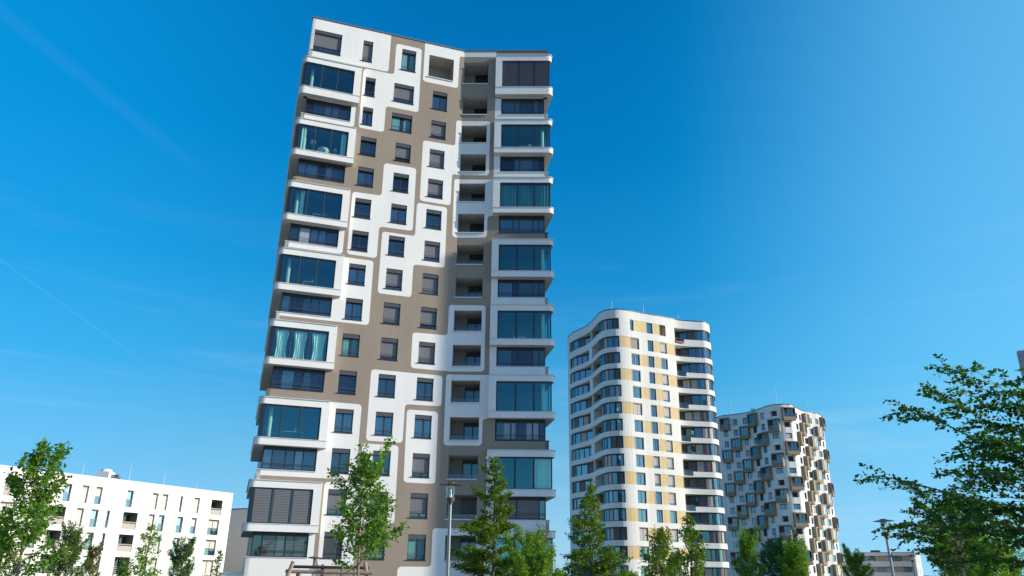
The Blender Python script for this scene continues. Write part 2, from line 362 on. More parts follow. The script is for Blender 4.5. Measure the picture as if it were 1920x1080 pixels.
def window(root, path, s0, s1, z0, z1, blind=0.0, curtain=False, sash=0.55, pane=None, rail=True, blindmat=None, name='window'):
    if pane is None: pane = (None, G_WIN2, None, G_WIN3, G_WIN2)[int(s0 * 7 + z0 * 3) % 5]
    w, h = round(s1 - s0, 3), round(z1 - z0, 3)
    o = put(name, cached(('window_frame', w, h, sash), lambda: k_frame(w, h, sash)), root, path, s0, z0)
    o.rotation_euler.z = path.ang((s0 + s1) / 2)
    link('pane', cached(('pane', w, h, pane or 0), lambda: k_pane(w, h, pane)), o)
    link('shutter_box', cached(('shutter_box', w, h), lambda: k_plain(0.01, w - .01, .05, .245, h - .32, h - .005, SHUT)), o)
    link('sill', cached(('sill', w, h), lambda: k_plain(-.13, w + .05, -.07, .24, -.05, -.002, DARKCOPE)), o)
    if rail: link('railing', cached(('railing', w), lambda: k_rail(w)), o)
    if blind > 0:
        blind = min(1, blind + .09 * math.sin(s0 * 5 + z0)); zb = round((h - .32) * (1 - blind), 2)
        link('roller_blind', cached(('roller_blind', w, h, zb, blindmat or 0), lambda: k_plain(.05, w - .05, .20, .22, zb, h - .325, blindmat or BLIND)), o)
    if curtain:
        link('curtain', cached(('curtain', w, h), lambda: k_curtain(.1, w * .42, .283, .08, h - .36, TEALC, 3, .004)), o)
        link('curtain', cached(('curtain_b', w, h), lambda: k_curtain(w * .62, w - .1, .283, .08, h - .36, TEALC, 5, .004)), o)
    return o
TEALC = mat('curtain_behind_glass', (0.10, 0.30, 0.32), 0.7)

# ================================================================== ground
g = MB(); g.face([(-6000, -6000, 0), (6000, -6000, 0), (6000, 6000, 0), (-6000, 6000, 0)], mat('lawn', (0.10, 0.13, 0.05), 0.95, noise=(0.6, 0.35), bump=(8, 0.5)))
build('ground', g)['kind'] = 'structure'
g = MB(); g.face([(-60, -40, .004), (70, -40, .004), (70, 55, .004), (-60, 55, .004)], mat('paving', (0.34, 0.33, 0.31), 0.85, noise=(1.2, 0.12), bump=(20, 0.3)))
build('pavement', g)['kind'] = 'structure'
g = MB(); n = 60
for i in range(n):
    x0, x1 = 600 + i * 50, 650 + i * 50
    hh = lambda x: 52 + 22 * math.sin(x / 420.) + 9 * math.sin(x / 130. + 1) + 4 * math.sin(x / 37.)
    g.face([(x0, 2500, 0), (x1, 2500, 0), (x1, 2620, hh(x1)), (x0, 2620, hh(x0))], mat('hazy_wooded_hill', (0.075, 0.14, 0.17), 0.95, noise=(0.02, 0.3)))  # distance haze is mixed into the bluish forest colour
    g.face([(x0, 2620, hh(x0)), (x1, 2620, hh(x1)), (x1, 3600, 0), (x0, 3600, 0)], mat('hazy_wooded_hill', (0, 0, 0)))
build('hill', g)['kind'] = 'structure'

# ================================================================== near tower (taupe and white)
AL, AR = 0.3263, -0.0194
F0 = Vector((-4.8153, 61.6917)); dL = Vector((math.cos(AL), math.sin(AL))); dR = Vector((math.cos(AR), math.sin(AR)))
UL, UR = -14.17, 7.86
PA = Path([F0 + dL * UL, F0, F0 + dR * UR], s0=UL)
T1 = thing('apartment_tower', 'tall taupe and white angled apartment tower with rounded white fields and glazed corner bays', 'apartment tower', (F0.x, F0.y, 0))
sill = lambda i: 43.55 if i == 0 else 1.55 + 3 * (14 - i)
X0 = UL - 1
POLYS = [
 [(X0, 49, 0), (X0, 43.5, 0), (-7.07, 43.5), (-7.07, 49, 0)],
 [(-9.28, 43.36), (-6.54, 43.36), (-6.54, 46.8), (-4.12, 46.8), (-4.08, 39.86), (-7.04, 39.86), (-7.04, 37.15), (-9.28, 37.15)],
 [(-3.85, 49, 0), (-3.85, 43.3), (-.5, 43.3), (-.45, 46.97), (3.05, 46.97, 0), (3.05, 49, 0)],
 [(-3.5, 37.08), (-.52, 37.12), (-.52, 39.85), (2.64, 39.82), (2.63, 34.17), (-.7, 34.2), (-.72, 31.04), (-3.48, 31.04)],
 [(-6.5, 27.6), (-3.7, 27.6), (-3.7, 30.8), (-1.0, 30.78), (-1.0, 25.06), (-3.7, 25.0), (-3.7, 22.05), (-6.5, 22.05)],
 [(-9.25, 30.86), (-6.8, 30.9), (-6.8, 34.1), (-3.95, 34.12), (-3.93, 28.05), (-6.8, 28.0), (-6.8, 25.1), (-9.25, 25.12)],
 [(-.47, 33.76), (3.6, 33.74, 0), (3.6, 30.17, 0), (2.6, 30.15), (2.58, 28.06), (-.45, 28.06)],
 [(-.47, 21.84), (2.63, 21.8), (2.63, 16.1), (-3.4, 16.06), (-3.42, 19.05), (-.5, 19.1)],
 [(-.46, 15.84), (3.6, 15.8, 0), (3.6, 12.25, 0), (2.6, 12.25), (2.58, 10.11), (-.45, 10.11)],
 [(-6.53, 15.66), (-.76, 15.66), (-.76, 13.16), (-3.68, 13.1), (-3.7, 10.06), (-6.52, 10.06)],
 [(-3.5, 12.7), (-.99, 12.7), (-.97, 7.1), (-3.44, 7.1)],
 [(-6.78, 9.84), (-3.98, 9.84), (-3.95, 4.06), (-6.72, 4.0), (-6.72, 1.03), (-9.28, 1.03), (-9.3, 6.85), (-6.78, 6.87)],
 [(X0, 12.8, 0), (-7.05, 12.8), (-7.05, 7.1), (X0, 7.1, 0)],
 [(X0, 24.82, 0), (-7.02, 24.82), (-7.0, 19.24), (X0, 19.24, 0)],
 [(-1.0, 3.85), (UR + 1, 3.85, 0), (UR + 1, -3, 0), (-3.5, -3, 0), (-3.5, 1.06), (-1.0, 1.1)],
 [(X0, 39.3, 0), (-9.66, 39.3, 0), (-9.66, 37.1), (X0, 37.1, 0)],
 [(X0, 27.3, 0), (-9.6, 27.3, 0), (-9.6, 25.05), (X0, 25.05, 0)],
 [(X0, 3.3, 0), (-9.6, 3.3, 0), (-9.6, -3, 0), (X0, -3, 0)],
]
for i in (1, 3, 7, 9, 13):      # white recessed storeys of the right-hand stack
    POLYS.append([(3.05, sill(i) + 1.75, 0), (UR + 1, sill(i) + 1.75, 0), (UR + 1, sill(i) - .86, 0), (3.05, sill(i) - .86)])
POLYS = [rnd(p, .27) for p in POLYS]
holes = []
WIN = []      # (s0, s1, z0, z1, blind, curtain)
blA = {0: .95, 13: .85, 14: 1.0}; blB = {1: .62, 3: .8, 7: .85, 8: .82, 9: .85, 13: .8, 14: .8}; blC = {2: .85, 3: .85, 4: .85, 6: .85, 7: .85, 8: .85, 9: .85, 12: .82, 13: .78}
for i in range(15):
    s = sill(i); ht = 1.95 if i == 1 else 1.80
    if i == 0:
        WIN += [(-13.93, -11.46, 44.15, 46.42, .7, False, .2), (-9.53, -8.64, 44.13, 46.38, .9, False, .5), (-5.95, -4.62, 44.05, 46.38, 0, True, .5)]
        holes.append((-3.37, -1.0, 43.95, 46.37, 0, None)); continue
    a = (-9.03, -8.13) if i in (1, 2) else (-8.97, -7.61)
    b = (-6.44, -4.6) if i in (1, 2) else (-5.91, -4.54)
    WIN.append((*a, s, s + ht, blA.get(i, 0), i == 9, .5 if i in (1, 2) else (.48, .55, .45)[i % 3]))
    WIN.append((*b, s, s + ht, blB.get(i, 0), i == 2, .52))
    WIN.append((-2.84, -1.47, s, s + ht, blC.get(i, 0), i == 14, .56))
for w in WIN: holes.append((w[0], w[1], w[2], w[3], .34, None))
for i in range(15):              # loggias beside the fold
    s = sill(i); holes.append((0.0, 2.32, s + (.4 if i == 0 else 0), (46.35 if i == 0 else s + (1.93 if i == 1 else 1.8)), 0, None))
LB_ROWS, LR_ROWS = (1, 3, 5, 7, 9, 11, 13), (2, 4, 6, 8, 10, 12, 14)
RB_ROWS, RR_ROWS = (0, 2, 4, 6, 8, 10, 12, 14), (1, 3, 5, 7, 9, 11, 13)
def bay_z(i, right):
    s = sill(i)
    if i == 0: return 42.42, 43.23, 46.2, 46.86
    if i == 1: return 39.25, 39.98, 42.5, 43.05
    return s - 1.33, s - .79, s + 1.66, s + 2.2
for i in LB_ROWS: z = bay_z(i, 0); holes.append((UL, -10.12, z[1] - .08, z[2] + .08, 0, None))
for i in LR_ROWS: holes.append((UL, -10.04, sill(i), sill(i - 1) - 1.3, .3, None))
for i in RB_ROWS: z = bay_z(i, 1); holes.append((3.66, UR, z[1] - .08, z[2] + .08, 0, None))
for i in RR_ROWS: holes.append((3.6, UR, sill(i), (42.42 if i == 1 else sill(i - 1) - 1.3), .3, None))
wb = MB(); facade(wb, PA, UL, UR, -1.6, 47.6, holes, POLYS, TAUPE, WHITE)
# end walls and back, set in a little so the corner glazing stands proud of them
nL = Vector((dL.y, -dL.x)); nR = Vector((dR.y, -dR.x))
def LP(x, y): q = F0 + dL * x - nL * y; return (q.x, q.y)
TILT = R(10.5)                   # the right end wall runs back at an angle
def RP(x, y):                    # x shrinks with depth along the slanted end
    q = F0 + dR * x - nR * y; return (q.x, q.y)
PL = Path([LP(-13.9, 14), LP(-13.9, .0)], s0=0)
hl = [(14 - 2.7, 14 - .0, bay_z(i, 0)[1] - .05, bay_z(i, 0)[2] + .05) for i in LB_ROWS]
facade(wb, PL, 0, 13.97, -1.6, 47.6, [(a, 13.97, c, d) for a, b, c, d in hl], [], TAUPE, TAUPE, depth=0)
tt = math.tan(TILT)
PRr = Path([RP(7.6, .02), RP(7.6 - tt * 14, 14)], s0=0)
facade(wb, PRr, 0, 14.2, -1.6, 47.6, [(0, 2.7, bay_z(i, 1)[1] - .05, bay_z(i, 1)[2] + .05) for i in RB_ROWS], [], TAUPE, TAUPE, depth=0)
a, b = LP(-13.9, 14), RP(7.6 - tt * 14, 14)
wb.face([(*a, 0), (*b, 0), (*b, 47.6 + EYE), (*a, 47.6 + EYE)], TAUPE)
wall1 = build('wall', wb, T1, (-F0.x, -F0.y, 0))
# roof slab and metal coping
rb = MB(); fp = [LP(UL, 0), tuple(F0), RP(UR, 0), RP(7.6 - tt * 14, 14), LP(-13.9, 14)]
rb.face([(p[0], p[1], 47.25 + EYE) for p in fp], mat('roof_gravel', (.3, .3, .28), .9))
build('roof', rb, T1, (-F0.x, -F0.y, 0))
cb = MB(); o1 = [LP(UL - .07, -.07), tuple(F0 + (nL + nR) * .035), RP(UR + .07, -.07)]; i1 = [LP(UL - .07, .3), tuple(F0 - (nL + nR) * .15), RP(UR + .07, .3)]
z0, z1 = 47.6 + EYE, 47.74 + EYE
for k in range(2):
    cb.face([(*o1[k], z0), (*o1[k + 1], z0), (*o1[k + 1], z1), (*o1[k], z1)], COPE); cb.face([(*o1[k], z1), (*o1[k + 1], z1), (*i1[k + 1], z1), (*i1[k], z1)], COPE)
    cb.face([(*o1[k], z0), (*i1[k], z0), (*i1[k + 1], z0), (*o1[k + 1], z0)], DARKCOPE)
for o, i in ((o1[0], i1[0]), (o1[2], i1[2])): cb.face([(*o, z0), (*i, z0), (*i, z1), (*o, z1)], COPE)
build('coping', cb, T1, (-F0.x, -F0.y, 0))
# left end parapet wings at the top storey and recessed storeys
def par(c, z0, z1, m): q = MB(); q.prism([(p[0] - F0.x, p[1] - F0.y) for p in c], z0 + EYE, z1 + EYE, m); return build('parapet', q, T1)
def slabL(z0, z1, m, x0=UL, y1=9.0): par([LP(x0, .0), LP(-13.9, .0), LP(-13.9, y1), LP(x0, y1)], z0, z1, m)
slabL(43.0, 47.6, WHITE, y1=14)
for i in LR_ROWS: slabL(sill(i) - .86, sill(i), WHITE if i in (2, 6, 8, 12, 14) else TAUPE)
slabL(-1.6, sill(14) - .87, WHITE, y1=14)
for i in RR_ROWS: par([RP(7.6, .0), RP(UR, .0), RP(UR - tt * 9, 9), RP(7.6 - tt * 9, 9)], sill(i) - .86, sill(i), WHITE if i in (1, 3, 7, 9, 13) else TAUPE)
c = [RP(7.6, .0), RP(UR, .0), RP(UR - tt * 14, 14), RP(7.6 - tt * 14, 14)]; par(c, 46.9, 47.6, WHITE); par(c, -1.6, -.3, WHITE)
# windows
for k, w in enumerate(WIN):
    lou = (w[0] < -8 and w[2] < 2)
    window(T1, PA, w[0], w[1], w[2], w[3], w[4], w[5], w[6], blindmat=LOUVD if lou else None)
# loggias
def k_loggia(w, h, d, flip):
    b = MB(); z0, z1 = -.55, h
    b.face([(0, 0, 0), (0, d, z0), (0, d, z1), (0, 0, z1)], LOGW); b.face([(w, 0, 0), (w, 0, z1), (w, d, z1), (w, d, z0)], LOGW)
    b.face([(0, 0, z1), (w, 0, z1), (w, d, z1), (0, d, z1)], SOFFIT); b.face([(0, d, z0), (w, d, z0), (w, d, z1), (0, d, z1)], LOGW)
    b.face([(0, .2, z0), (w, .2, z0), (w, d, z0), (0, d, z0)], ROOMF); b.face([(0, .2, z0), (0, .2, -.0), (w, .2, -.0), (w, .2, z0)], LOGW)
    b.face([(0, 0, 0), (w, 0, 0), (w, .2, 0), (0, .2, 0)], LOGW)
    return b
def k_door(w, h, d):
    b = MB(); x0, x1 = w * .42, w - .06
    b.box(x0, x0 + .08, d - .09, d - .01, -.5, h - .12, FRAME); b.box(x1 - .08, x1, d - .09, d - .01, -.5, h - .12, FRAME); b.box(x0 + .08, x1 - .08, d - .09, d - .01, h - .42, h - .12, FRAME)
    m = (x0 + x1) / 2 + .1; b.box(m - .05, m + .05, d - .088, d - .012, -.5, h - .42, FRAME); b.face([(x0 + .05, d - .03, -.5), (x1 - .05, d - .03, -.5), (x1 - .05, d - .03, h - .3), (x0 + .05, d - .03, h - .3)], G_WIN)
    return b
def k_sillslab(w): b = MB(); b.box(-.12, w - .02, -.10, .08, -.09, -.004, LEDGE); return b
def k_balus(w):
    b = MB(); b.face([(.02, .06, 0), (w - .02, .06, 0), (w - .02, .06, .33), (.02, .06, .33)], G_RAIL); b.box(.0, w, .045, .075, .33, .36, RAIL)
    return b
def k_spots():
    b = MB()
    for x, y in ((.6, .6), (1.7, .6)): b.lathe([(0, 0), (.06, 0), (.06, -.03), (0, -.03)], FRAME, 10, (x, y, 0))
    return b
for i in range(-1, 15):
    if i < 0: s0, w, z, h = -3.37, 2.37, 43.95, 2.42
    else: s0, w = 0.0, 2.32; z = sill(i) + (.4 if i == 0 else 0); h = round({0: 46.35 - z, 1: 1.93}.get(i, 1.8), 3)
    d = 1.9 if i >= 0 else 1.7
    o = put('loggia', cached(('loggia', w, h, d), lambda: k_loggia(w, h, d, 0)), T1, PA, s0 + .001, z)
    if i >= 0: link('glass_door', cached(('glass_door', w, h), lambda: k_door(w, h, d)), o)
    link('ledge', cached(('ledge', w), lambda: k_sillslab(w)), o)
    if i > 5 or i == 4: link('balustrade', cached(('balustrade', w), lambda: k_balus(w)), o)
    q = link('ceiling_spots', cached(('ceiling_spots',), k_spots), o); q.location.z = h - .002
    if i in (11, 5, 4):
        p = MB(); rr = random.Random(i)
        for k in range(5):
            cx = .3 + k * .4; p.lathe([(.09, 0), (.12, .2), (0, .2)], FURN, 10, (cx, .35, -.3))
            for _ in range(40):
                a, e, l = rr.random() * 6.3, rr.random() * 1.3, .1 + rr.random() * .22; c = Vector((cx, .35, -.1)); t = c + Vector((math.cos(a) * math.cos(e), math.sin(a) * math.cos(e), math.sin(e))) * l
                sd = Vector((-math.sin(a), math.cos(a), .3)) * .03; p.face([c - sd, t, c + sd], mat('potted_leaf', (.05, .12, .03), .6))
        pp_ = PA.at(0, 0); pt_ = thing('potted_plants', {4: 'row of potted plants on the fifth balcony from the top beside the fold', 5: 'row of potted plants on the sixth balcony from the top beside the fold', 11: 'row of potted plants behind the glass balustrade of the twelfth balcony down'}[i], 'potted plants', (pp_.x, pp_.y, z + EYE), PA.ang(1), 'potted plants on the balconies')
        q_ = MB(); l_ = MB()
        for f_, m_ in zip(p.f, p.m): (q_ if p.mats[m_] is FURN else l_).face([p.v[k_] for k_ in f_], p.mats[m_])
        build('pots', q_, pt_); build('leaves', l_, pt_)
    if i == 13:
        link('louvre_blind', k_plain(w * .42, w - .08, d - .14, d - .12, -.3, h - .2, LOUV).mesh('louvre_blind'), o)

# chairs and small lamps on some balconies
for i_, nm, dx in ((6, 'seventh', .35), (8, 'ninth', 1.3), (9, 'tenth', .4), (12, 'thirteenth', 1.25), (14, 'lowest', .4)):
    p_ = PA.at(.2 + dx, .75); ch = thing('balcony_chair', 'slatted wooden chair on the %s shaded balcony beside the fold' % (nm if nm == 'lowest' else nm + ' from top'), 'chair', (p_.x, p_.y, sill(i_) - .54 + EYE), PA.ang(1) + .4 * (-1) ** i_, 'chairs on the balconies')
    WC = mat('chair_wood', (.42, .28, .16), .7); b = MB(); b.box(-.24, .24, -.22, .22, .42, .46, WC); build('seat', b, ch)
    b = MB(); [b.box(-.24, .24, .20, .225, z_, z_ + .07, WC) for z_ in (.56, .68, .80, .92)]; b.box(-.24, -.20, .225, .25, .44, 1.0, WC); b.box(.20, .24, .225, .25, .44, 1.0, WC); build('backrest', b, ch)
    for a_ in (-.21, .21):
        for c_ in (-.19, .19): b = MB(); b.box(a_ - .02, a_ + .02, c_ - .02, c_ + .02, 0, .42, WC); build('leg', b, ch)
# corner bays: local X runs from the outer corner towards the wall, mirrored for the right-hand stack
def bay(i, right):
    zb0, zb1, zt0, zt1 = bay_z(i, right); LEN = 5.12 if not right else 5.32; P = .55; OV = .72 if not right else .80
    sg = 1 if not right else -1; BK = 9.0
    sl_ = tt if right else 0.0
    def T(x, y): return (sg * x, y)
    def sidex(x, y): return x + sl_ * max(y + P, 0)          # slanted outer side on the right stack
    def poly(x0=0.0, front=-P, rad=.45, back=BK, xin=None):
        pts = []
        for k in range(8):
            t = k / 7 * math.pi / 2; pts.append((x0 + rad - rad * math.cos(t), front + rad - rad * math.sin(t)))
        pts.append((LEN, front)); pts.append((LEN, -.001)); pts.append((OV + .0, -.001)); pts.append((OV + sl_ * back, back)); pts.append((x0 + sl_ * back, back))
        return [T(*p) for p in pts]
    def pm(b, pl, z0, z1, m, **k): b.prism(pl if not right else pl[::-1], z0, z1, m, **k)
    off = UL - .43 if not right else UR + .51
    base = off
    q = (F0 + dL * base) if not right else (F0 + dR * base)
    b = MB(); z = 0
    H = [v - zb0 for v in (zb0, zb1, zt0, zt1)]
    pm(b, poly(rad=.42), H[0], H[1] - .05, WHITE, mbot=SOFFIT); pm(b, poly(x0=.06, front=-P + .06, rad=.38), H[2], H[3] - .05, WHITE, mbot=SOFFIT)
    pier = [T(LEN - .6, -P + .03), T(LEN - .0, -P + .03), T(LEN - .0, -.001), T(LEN - .6, -.001)]
    pm(b, pier, H[1] - .05, H[2], WHITE)
    # body strip closing the overhang towards the end wall
    o = link('corner_bay', b.mesh('corner_bay'), T1, (q.x - F0.x, q.y - F0.y, zb0 + EYE), AL if not right else AR)
    lg = MB()
    pm(lg, poly(x0=-.05, front=-P - .05, rad=.44), H[1] - .05, H[1], LEDGE); pm(lg, poly(x0=-.03, front=-P - .03, rad=.44), H[3] - .05, H[3], LEDGE)
    build('ledge', lg, o)
    fr = MB(); z0, z1 = H[1], H[2]; y = -P + .16; xg0, xg1 = (.40 if not right else .27), LEN - .60
    def bx(x0, x1, y0, y1, a, c, m, mb=fr): 
        xa, xb = sorted((sg * x0, sg * x1)); mb.box(xa, xb, y0, y1, a, c, m)
    ms = (xg0, 1.73, 3.08, xg1) if not right else (xg0, 1.7, 3.16, xg1)
    for k, xm in enumerate(ms):
        wd = .07 if 0 < k < 3 else .05
        xx = xm + (.05 if k == 0 else (-.05 if k == 3 else 0)); bx(xx - wd, xx + wd, y, y + .10, z0, z1, FRAME)
        if 0 < k < 3 and not right: bx(xx - .035, xx + .035, y - .05, y, z0, z1, RAIL)
    bx(xg0, xg1, y + .004, y + .096, z0, z0 + .07, FRAME); bx(xg0, xg1, y + .004, y + .096, z1 - .12, z1, FRAME)
    if not right: fr.face([(.17, y + .35, z0), (xg0, y + .03, z0), (xg0, y + .03, z1), (.17, y + .35, z1)], FRAME); fr.face([(.17, y + .35, z0), (.17, y + 2.5, z0), (.17, y + 2.5, z1), (.17, y + .35, z1)], G_WIN)
    yb = 2.5
    for yy in (y + .9, yb): bx(xg0 + sl_ * (yy + P), xg0 + .1 + sl_ * (yy + P), yy - .05, yy + .05, z0, z1, FRAME)
    build('glazing_frame', fr, o)
    pn = MB(); pn.face([(sg * (xg0 + .05), y + .05, z0), (sg * (xg1 - .02), y + .05, z0), (sg * (xg1 - .02), y + .05, z1), (sg * (xg0 + .05), y + .05, z1)], G_BAY)
    pn.face([(sg * (xg0 + .05), y + .05, z0), (sg * (xg0 + .05 + sl_ * (yb + P)), yb, z0), (sg * (xg0 + .05 + sl_ * (yb + P)), yb, z1), (sg * (xg0 + .05), y + .05, z1)], G_BAY)
    build('pane', pn, o)
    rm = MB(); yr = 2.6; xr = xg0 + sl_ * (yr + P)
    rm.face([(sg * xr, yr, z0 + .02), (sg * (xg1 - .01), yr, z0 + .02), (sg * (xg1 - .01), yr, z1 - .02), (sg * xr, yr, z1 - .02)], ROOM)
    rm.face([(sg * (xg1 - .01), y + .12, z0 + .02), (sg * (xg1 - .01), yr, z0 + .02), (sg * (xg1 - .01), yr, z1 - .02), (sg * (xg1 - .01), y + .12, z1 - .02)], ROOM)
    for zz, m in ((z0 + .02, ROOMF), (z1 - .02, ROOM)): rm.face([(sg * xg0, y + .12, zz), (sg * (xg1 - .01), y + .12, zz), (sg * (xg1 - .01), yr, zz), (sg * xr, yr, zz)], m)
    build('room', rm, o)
    cx = 0.95; c = MB(); c.lathe([(.15, z0 + .02), (.15, z1 - .02)], COLW, 16, (sg * cx, .55, 0)); build('column', c, o, smooth=True)
    rr = random.Random(i * 7 + right)
    if (i, right) in ((0, 1),): link('louvre_blind', _bl(sg, xg0, xg1, y, z0, z1, ms, LOUVD), o)
    if (i, right) == (13, 0): link('louvre_blind', _bl(sg, xg0, xg1, y, z0, z1, ms, LOUV), o)
    def cur(x0, x1, sd, m=CURT):
        k = k_curtain(x0, x1, y + .25, z0 + .03, z1 - .12, m, sd, .06)
        if right: k.v = [(-v[0], v[1], v[2]) for v in k.v]
        build('curtain', k, o, smooth=True)
    if (i, right) == (9, 0):
        for k in range(3):       # bunched drapes, tied in towards the middle
            x0, x1 = ms[k] + .18, ms[k + 1] - .15; b3 = MB(); n = 16; rows = 8
            for a in range(n):
                for t in range(rows):
                    def pt(a, t):
                        f = a / n; v = t / rows; nar = 1 - .35 * math.sin(v * math.pi * .9) * (0.4 + .6 * v); xm = (x0 + x1) / 2 - .1 + .1 * k
                        return (xm + (x0 + (x1 - x0) * f - xm) * nar, y + .28 + .06 * math.sin(a * 1.9 + t * .35), z1 - .15 - (z1 - z0 - .2) * v)
                    b3.face([pt(a, t), pt(a + 1, t), pt(a + 1, t + 1), pt(a, t + 1)], CURT)
            build('curtain', b3, o, smooth=True)
    if (i, right) == (4, 1): cur(ms[0] + .1, ms[3] - .1, 2, TEALC2)
    if (i, right) in ((14, 1),): cur(ms[0] + .1, ms[3] - .1, 2)
    if (i, right) in ((12, 1),): cur(ms[0] + .1, ms[1] - .05, 4)
    if (i, right) == (3, 0): cur(xg0 + .2, xg0 + .62, 4); cur(xg1 - .55, xg1 - .15, 6)
    if (i, right) == (5, 0): cur(xg0 + .75, xg0 + 1.1, 4)
    if (i, right) in ((3, 0), (11, 0), (7, 0), (5, 0), (6, 1), (8, 1), (2, 1)):
        f = MB()
        if i == 3:
            f.lathe([(0, .02), (.02, .02), (.02, 1.3), (.26, 1.3), (.15, 1.62), (0, 1.62)], COLW, 16, (1.7, .5, z0)); f.lathe([(.5, .0), (.62, .5), (.45, .9), (0, .95)], COLW, 20, (2.6, .5, z0)); f.lathe([(.0, 0), (.02, 0), (.02, .9), (.22, .9), (.1, 1.2), (0, 1.2)], COLW, 14, (3.6, .6, z0))
        else:
            w2 = .5 + rr.random() * .4; xx = sg * (2.3 + rr.random()); f.box(xx - w2, xx + w2, .3, .9, z0 + .62, z0 + .67, FURN)
            for a in (-1, 1):
                for c2 in (.35, .85): f.box(xx + a * (w2 - .05) - .02, xx + a * (w2 - .05) + .02, c2 - .02, c2 + .02, z0 + .02, z0 + .62, FURN)
            if i in (6, 8): f.box(xx - .55, xx + .55, 1.2, 1.6, z0 + .02, z0 + .75, COLW)
            else: f.lathe([(0, .67), (.06, .67), (.1, .85), (.03, .95), (.0, 1.0)], COLW, 10, (xx + .2, .55, z0))
        build('furniture', f, o)
    return o
def _bl(sg, x0, x1, y, z0, z1, ms, m):
    b = MB()
    for k in range(3):
        xa, xb = sorted((sg * (ms[k] + .1), sg * (ms[k + 1] - .09))); b.box(xa, xb, y + .0, y + .02, z0 + .09, z1 - .1, m)
    return b.mesh('louvre_blind')
TEALC2 = mat('green_curtain', (0.16, 0.30, 0.26), 0.9)
for i in LB_ROWS: bay(i, 0)
for i in RB_ROWS: bay(i, 1)
# recessed corner windows between the bays
def recess(i, right):
    z0 = sill(i); z1 = (42.42 if (i == 1 and right) else (39.25 if i == 2 and not right else sill(i - 1) - 1.33)); h = z1 - z0 - .01
    sg = 1 if not right else -1; LEN = 3.86 if not right else 3.98; ang = AL if not right else AR; t_ = tt if right else 0
    q = (F0 + dL * -13.9) if not right else (F0 + dR * 7.6)
    fr = MB(); y = .2
    def bx(mb, x0, x1, y0, y1, a, c, m): xa, xb = sorted((sg * x0, sg * x1)); mb.box(xa, xb, y0, y1, a, c, m)
    cm = .68 if not right else .50
    for x, wd in ((.04, .05), (cm, .045), (cm + (LEN - cm) / 2, .05), (LEN - .05, .05)): bx(fr, x - wd, x + wd, y, y + .09, 0, h, FRAME)
    sub = (cm + .95, cm + (LEN - cm) / 2 + .62) if not right else (cm + .52, cm + (LEN - cm) / 2 + .5)
    for x in sub: bx(fr, x - .045, x + .045, y + .01, y + .085, .05, h - .2, FRAME)
    bx(fr, .09, LEN, y + .004, y + .086, 0, .06, FRAME); bx(fr, .09, LEN, y + .004, y + .086, h - .24, h, FRAME)
    o = link('corner_window', fr.mesh('corner_window'), T1, (q.x - F0.x, q.y - F0.y, z0 + EYE), ang)
    pn = MB(); P4 = lambda x0, x1, yy, m: pn.face([(sg * x0, yy, .03), (sg * x1, yy, .03), (sg * x1, yy, h - .03), (sg * x0, yy, h - .03)], m)
    rs = random.Random(i * 3 + right); xs_ = sorted([.02, cm] + list(sub) + [cm + (LEN - cm) / 2, LEN - .02])
    for xa_, xb_ in zip(xs_, xs_[1:]): P4(xa_, xb_, y + .05, rs.choice([G_WIN, G_WIN, G_WIN2, G_WIN2, G_WIN3]))
    pn.face([(sg * .0, y + .05, .03), (sg * (t_ * 9), 9, .03), (sg * (t_ * 9), 9, h - .03), (sg * .0, y + .05, h - .03)], G_WIN)
    build('pane', pn, o)
    rl = MB()
    for z in (.12, .36, .46): bx(rl, .05, LEN - .02, .05, .075, z - .013, z + .013, RAIL)
    for x in (.06, cm + (LEN - cm) / 2, LEN - .05): bx(rl, x - .012, x + .012, .05, .075, 0, .47, RAIL)
    build('railing', rl, o)
    lg = MB(); bx(lg, -.33, LEN + .03, -.07, .19, -.045, -.002, LEDGE if i not in (4, 10, 5, 11) else DARKCOPE); build('ledge', lg, o)
    if (i, right) in ((14, 0), (13, 1)):
        bl = MB()
        for a, c in ((cm + .06, cm + (LEN - cm) / 2 - .06), (cm + (LEN - cm) / 2 + .06, LEN - .1)):
            n = 15 if right else 14
            for k in range(n):
                zz = .08 + (h - .3) * k / n
                xa, xb = sorted((sg * a, sg * c)); hh2 = .085 if right else .035
                bl.box(xa, xb, y - .05, y - .03, zz + (.45 if right else 0) * 0, zz + hh2, mat('louvre_slat', (.16, .165, .175), .5))
        build('louvre_blind', bl, o)
    if (i, right) in ((11, 1), (6, 0)):
        k = MB()
        for a, c in ((cm + .1, cm + 1.0), (cm + 1.95, cm + 2.8)):
            kk = k_curtain(a, c, y + .045, .1, h - .26, mat('net_curtain', (.30, .38, .46), .8), 5, .002)
            n0 = len(k.v); k.v += [(sg * v[0], v[1], v[2]) for v in kk.v]; k.f += [tuple(n0 + j for j in f) for f in kk.f]; k.m += [k.mi(mat('net_curtain', (0, 0, 0)))] * len(kk.f)
            build('curtain', k, o); k = MB()
            if not right: break
    return o
for i in LR_ROWS: recess(i, 0)
for i in RR_ROWS: recess(i, 1)
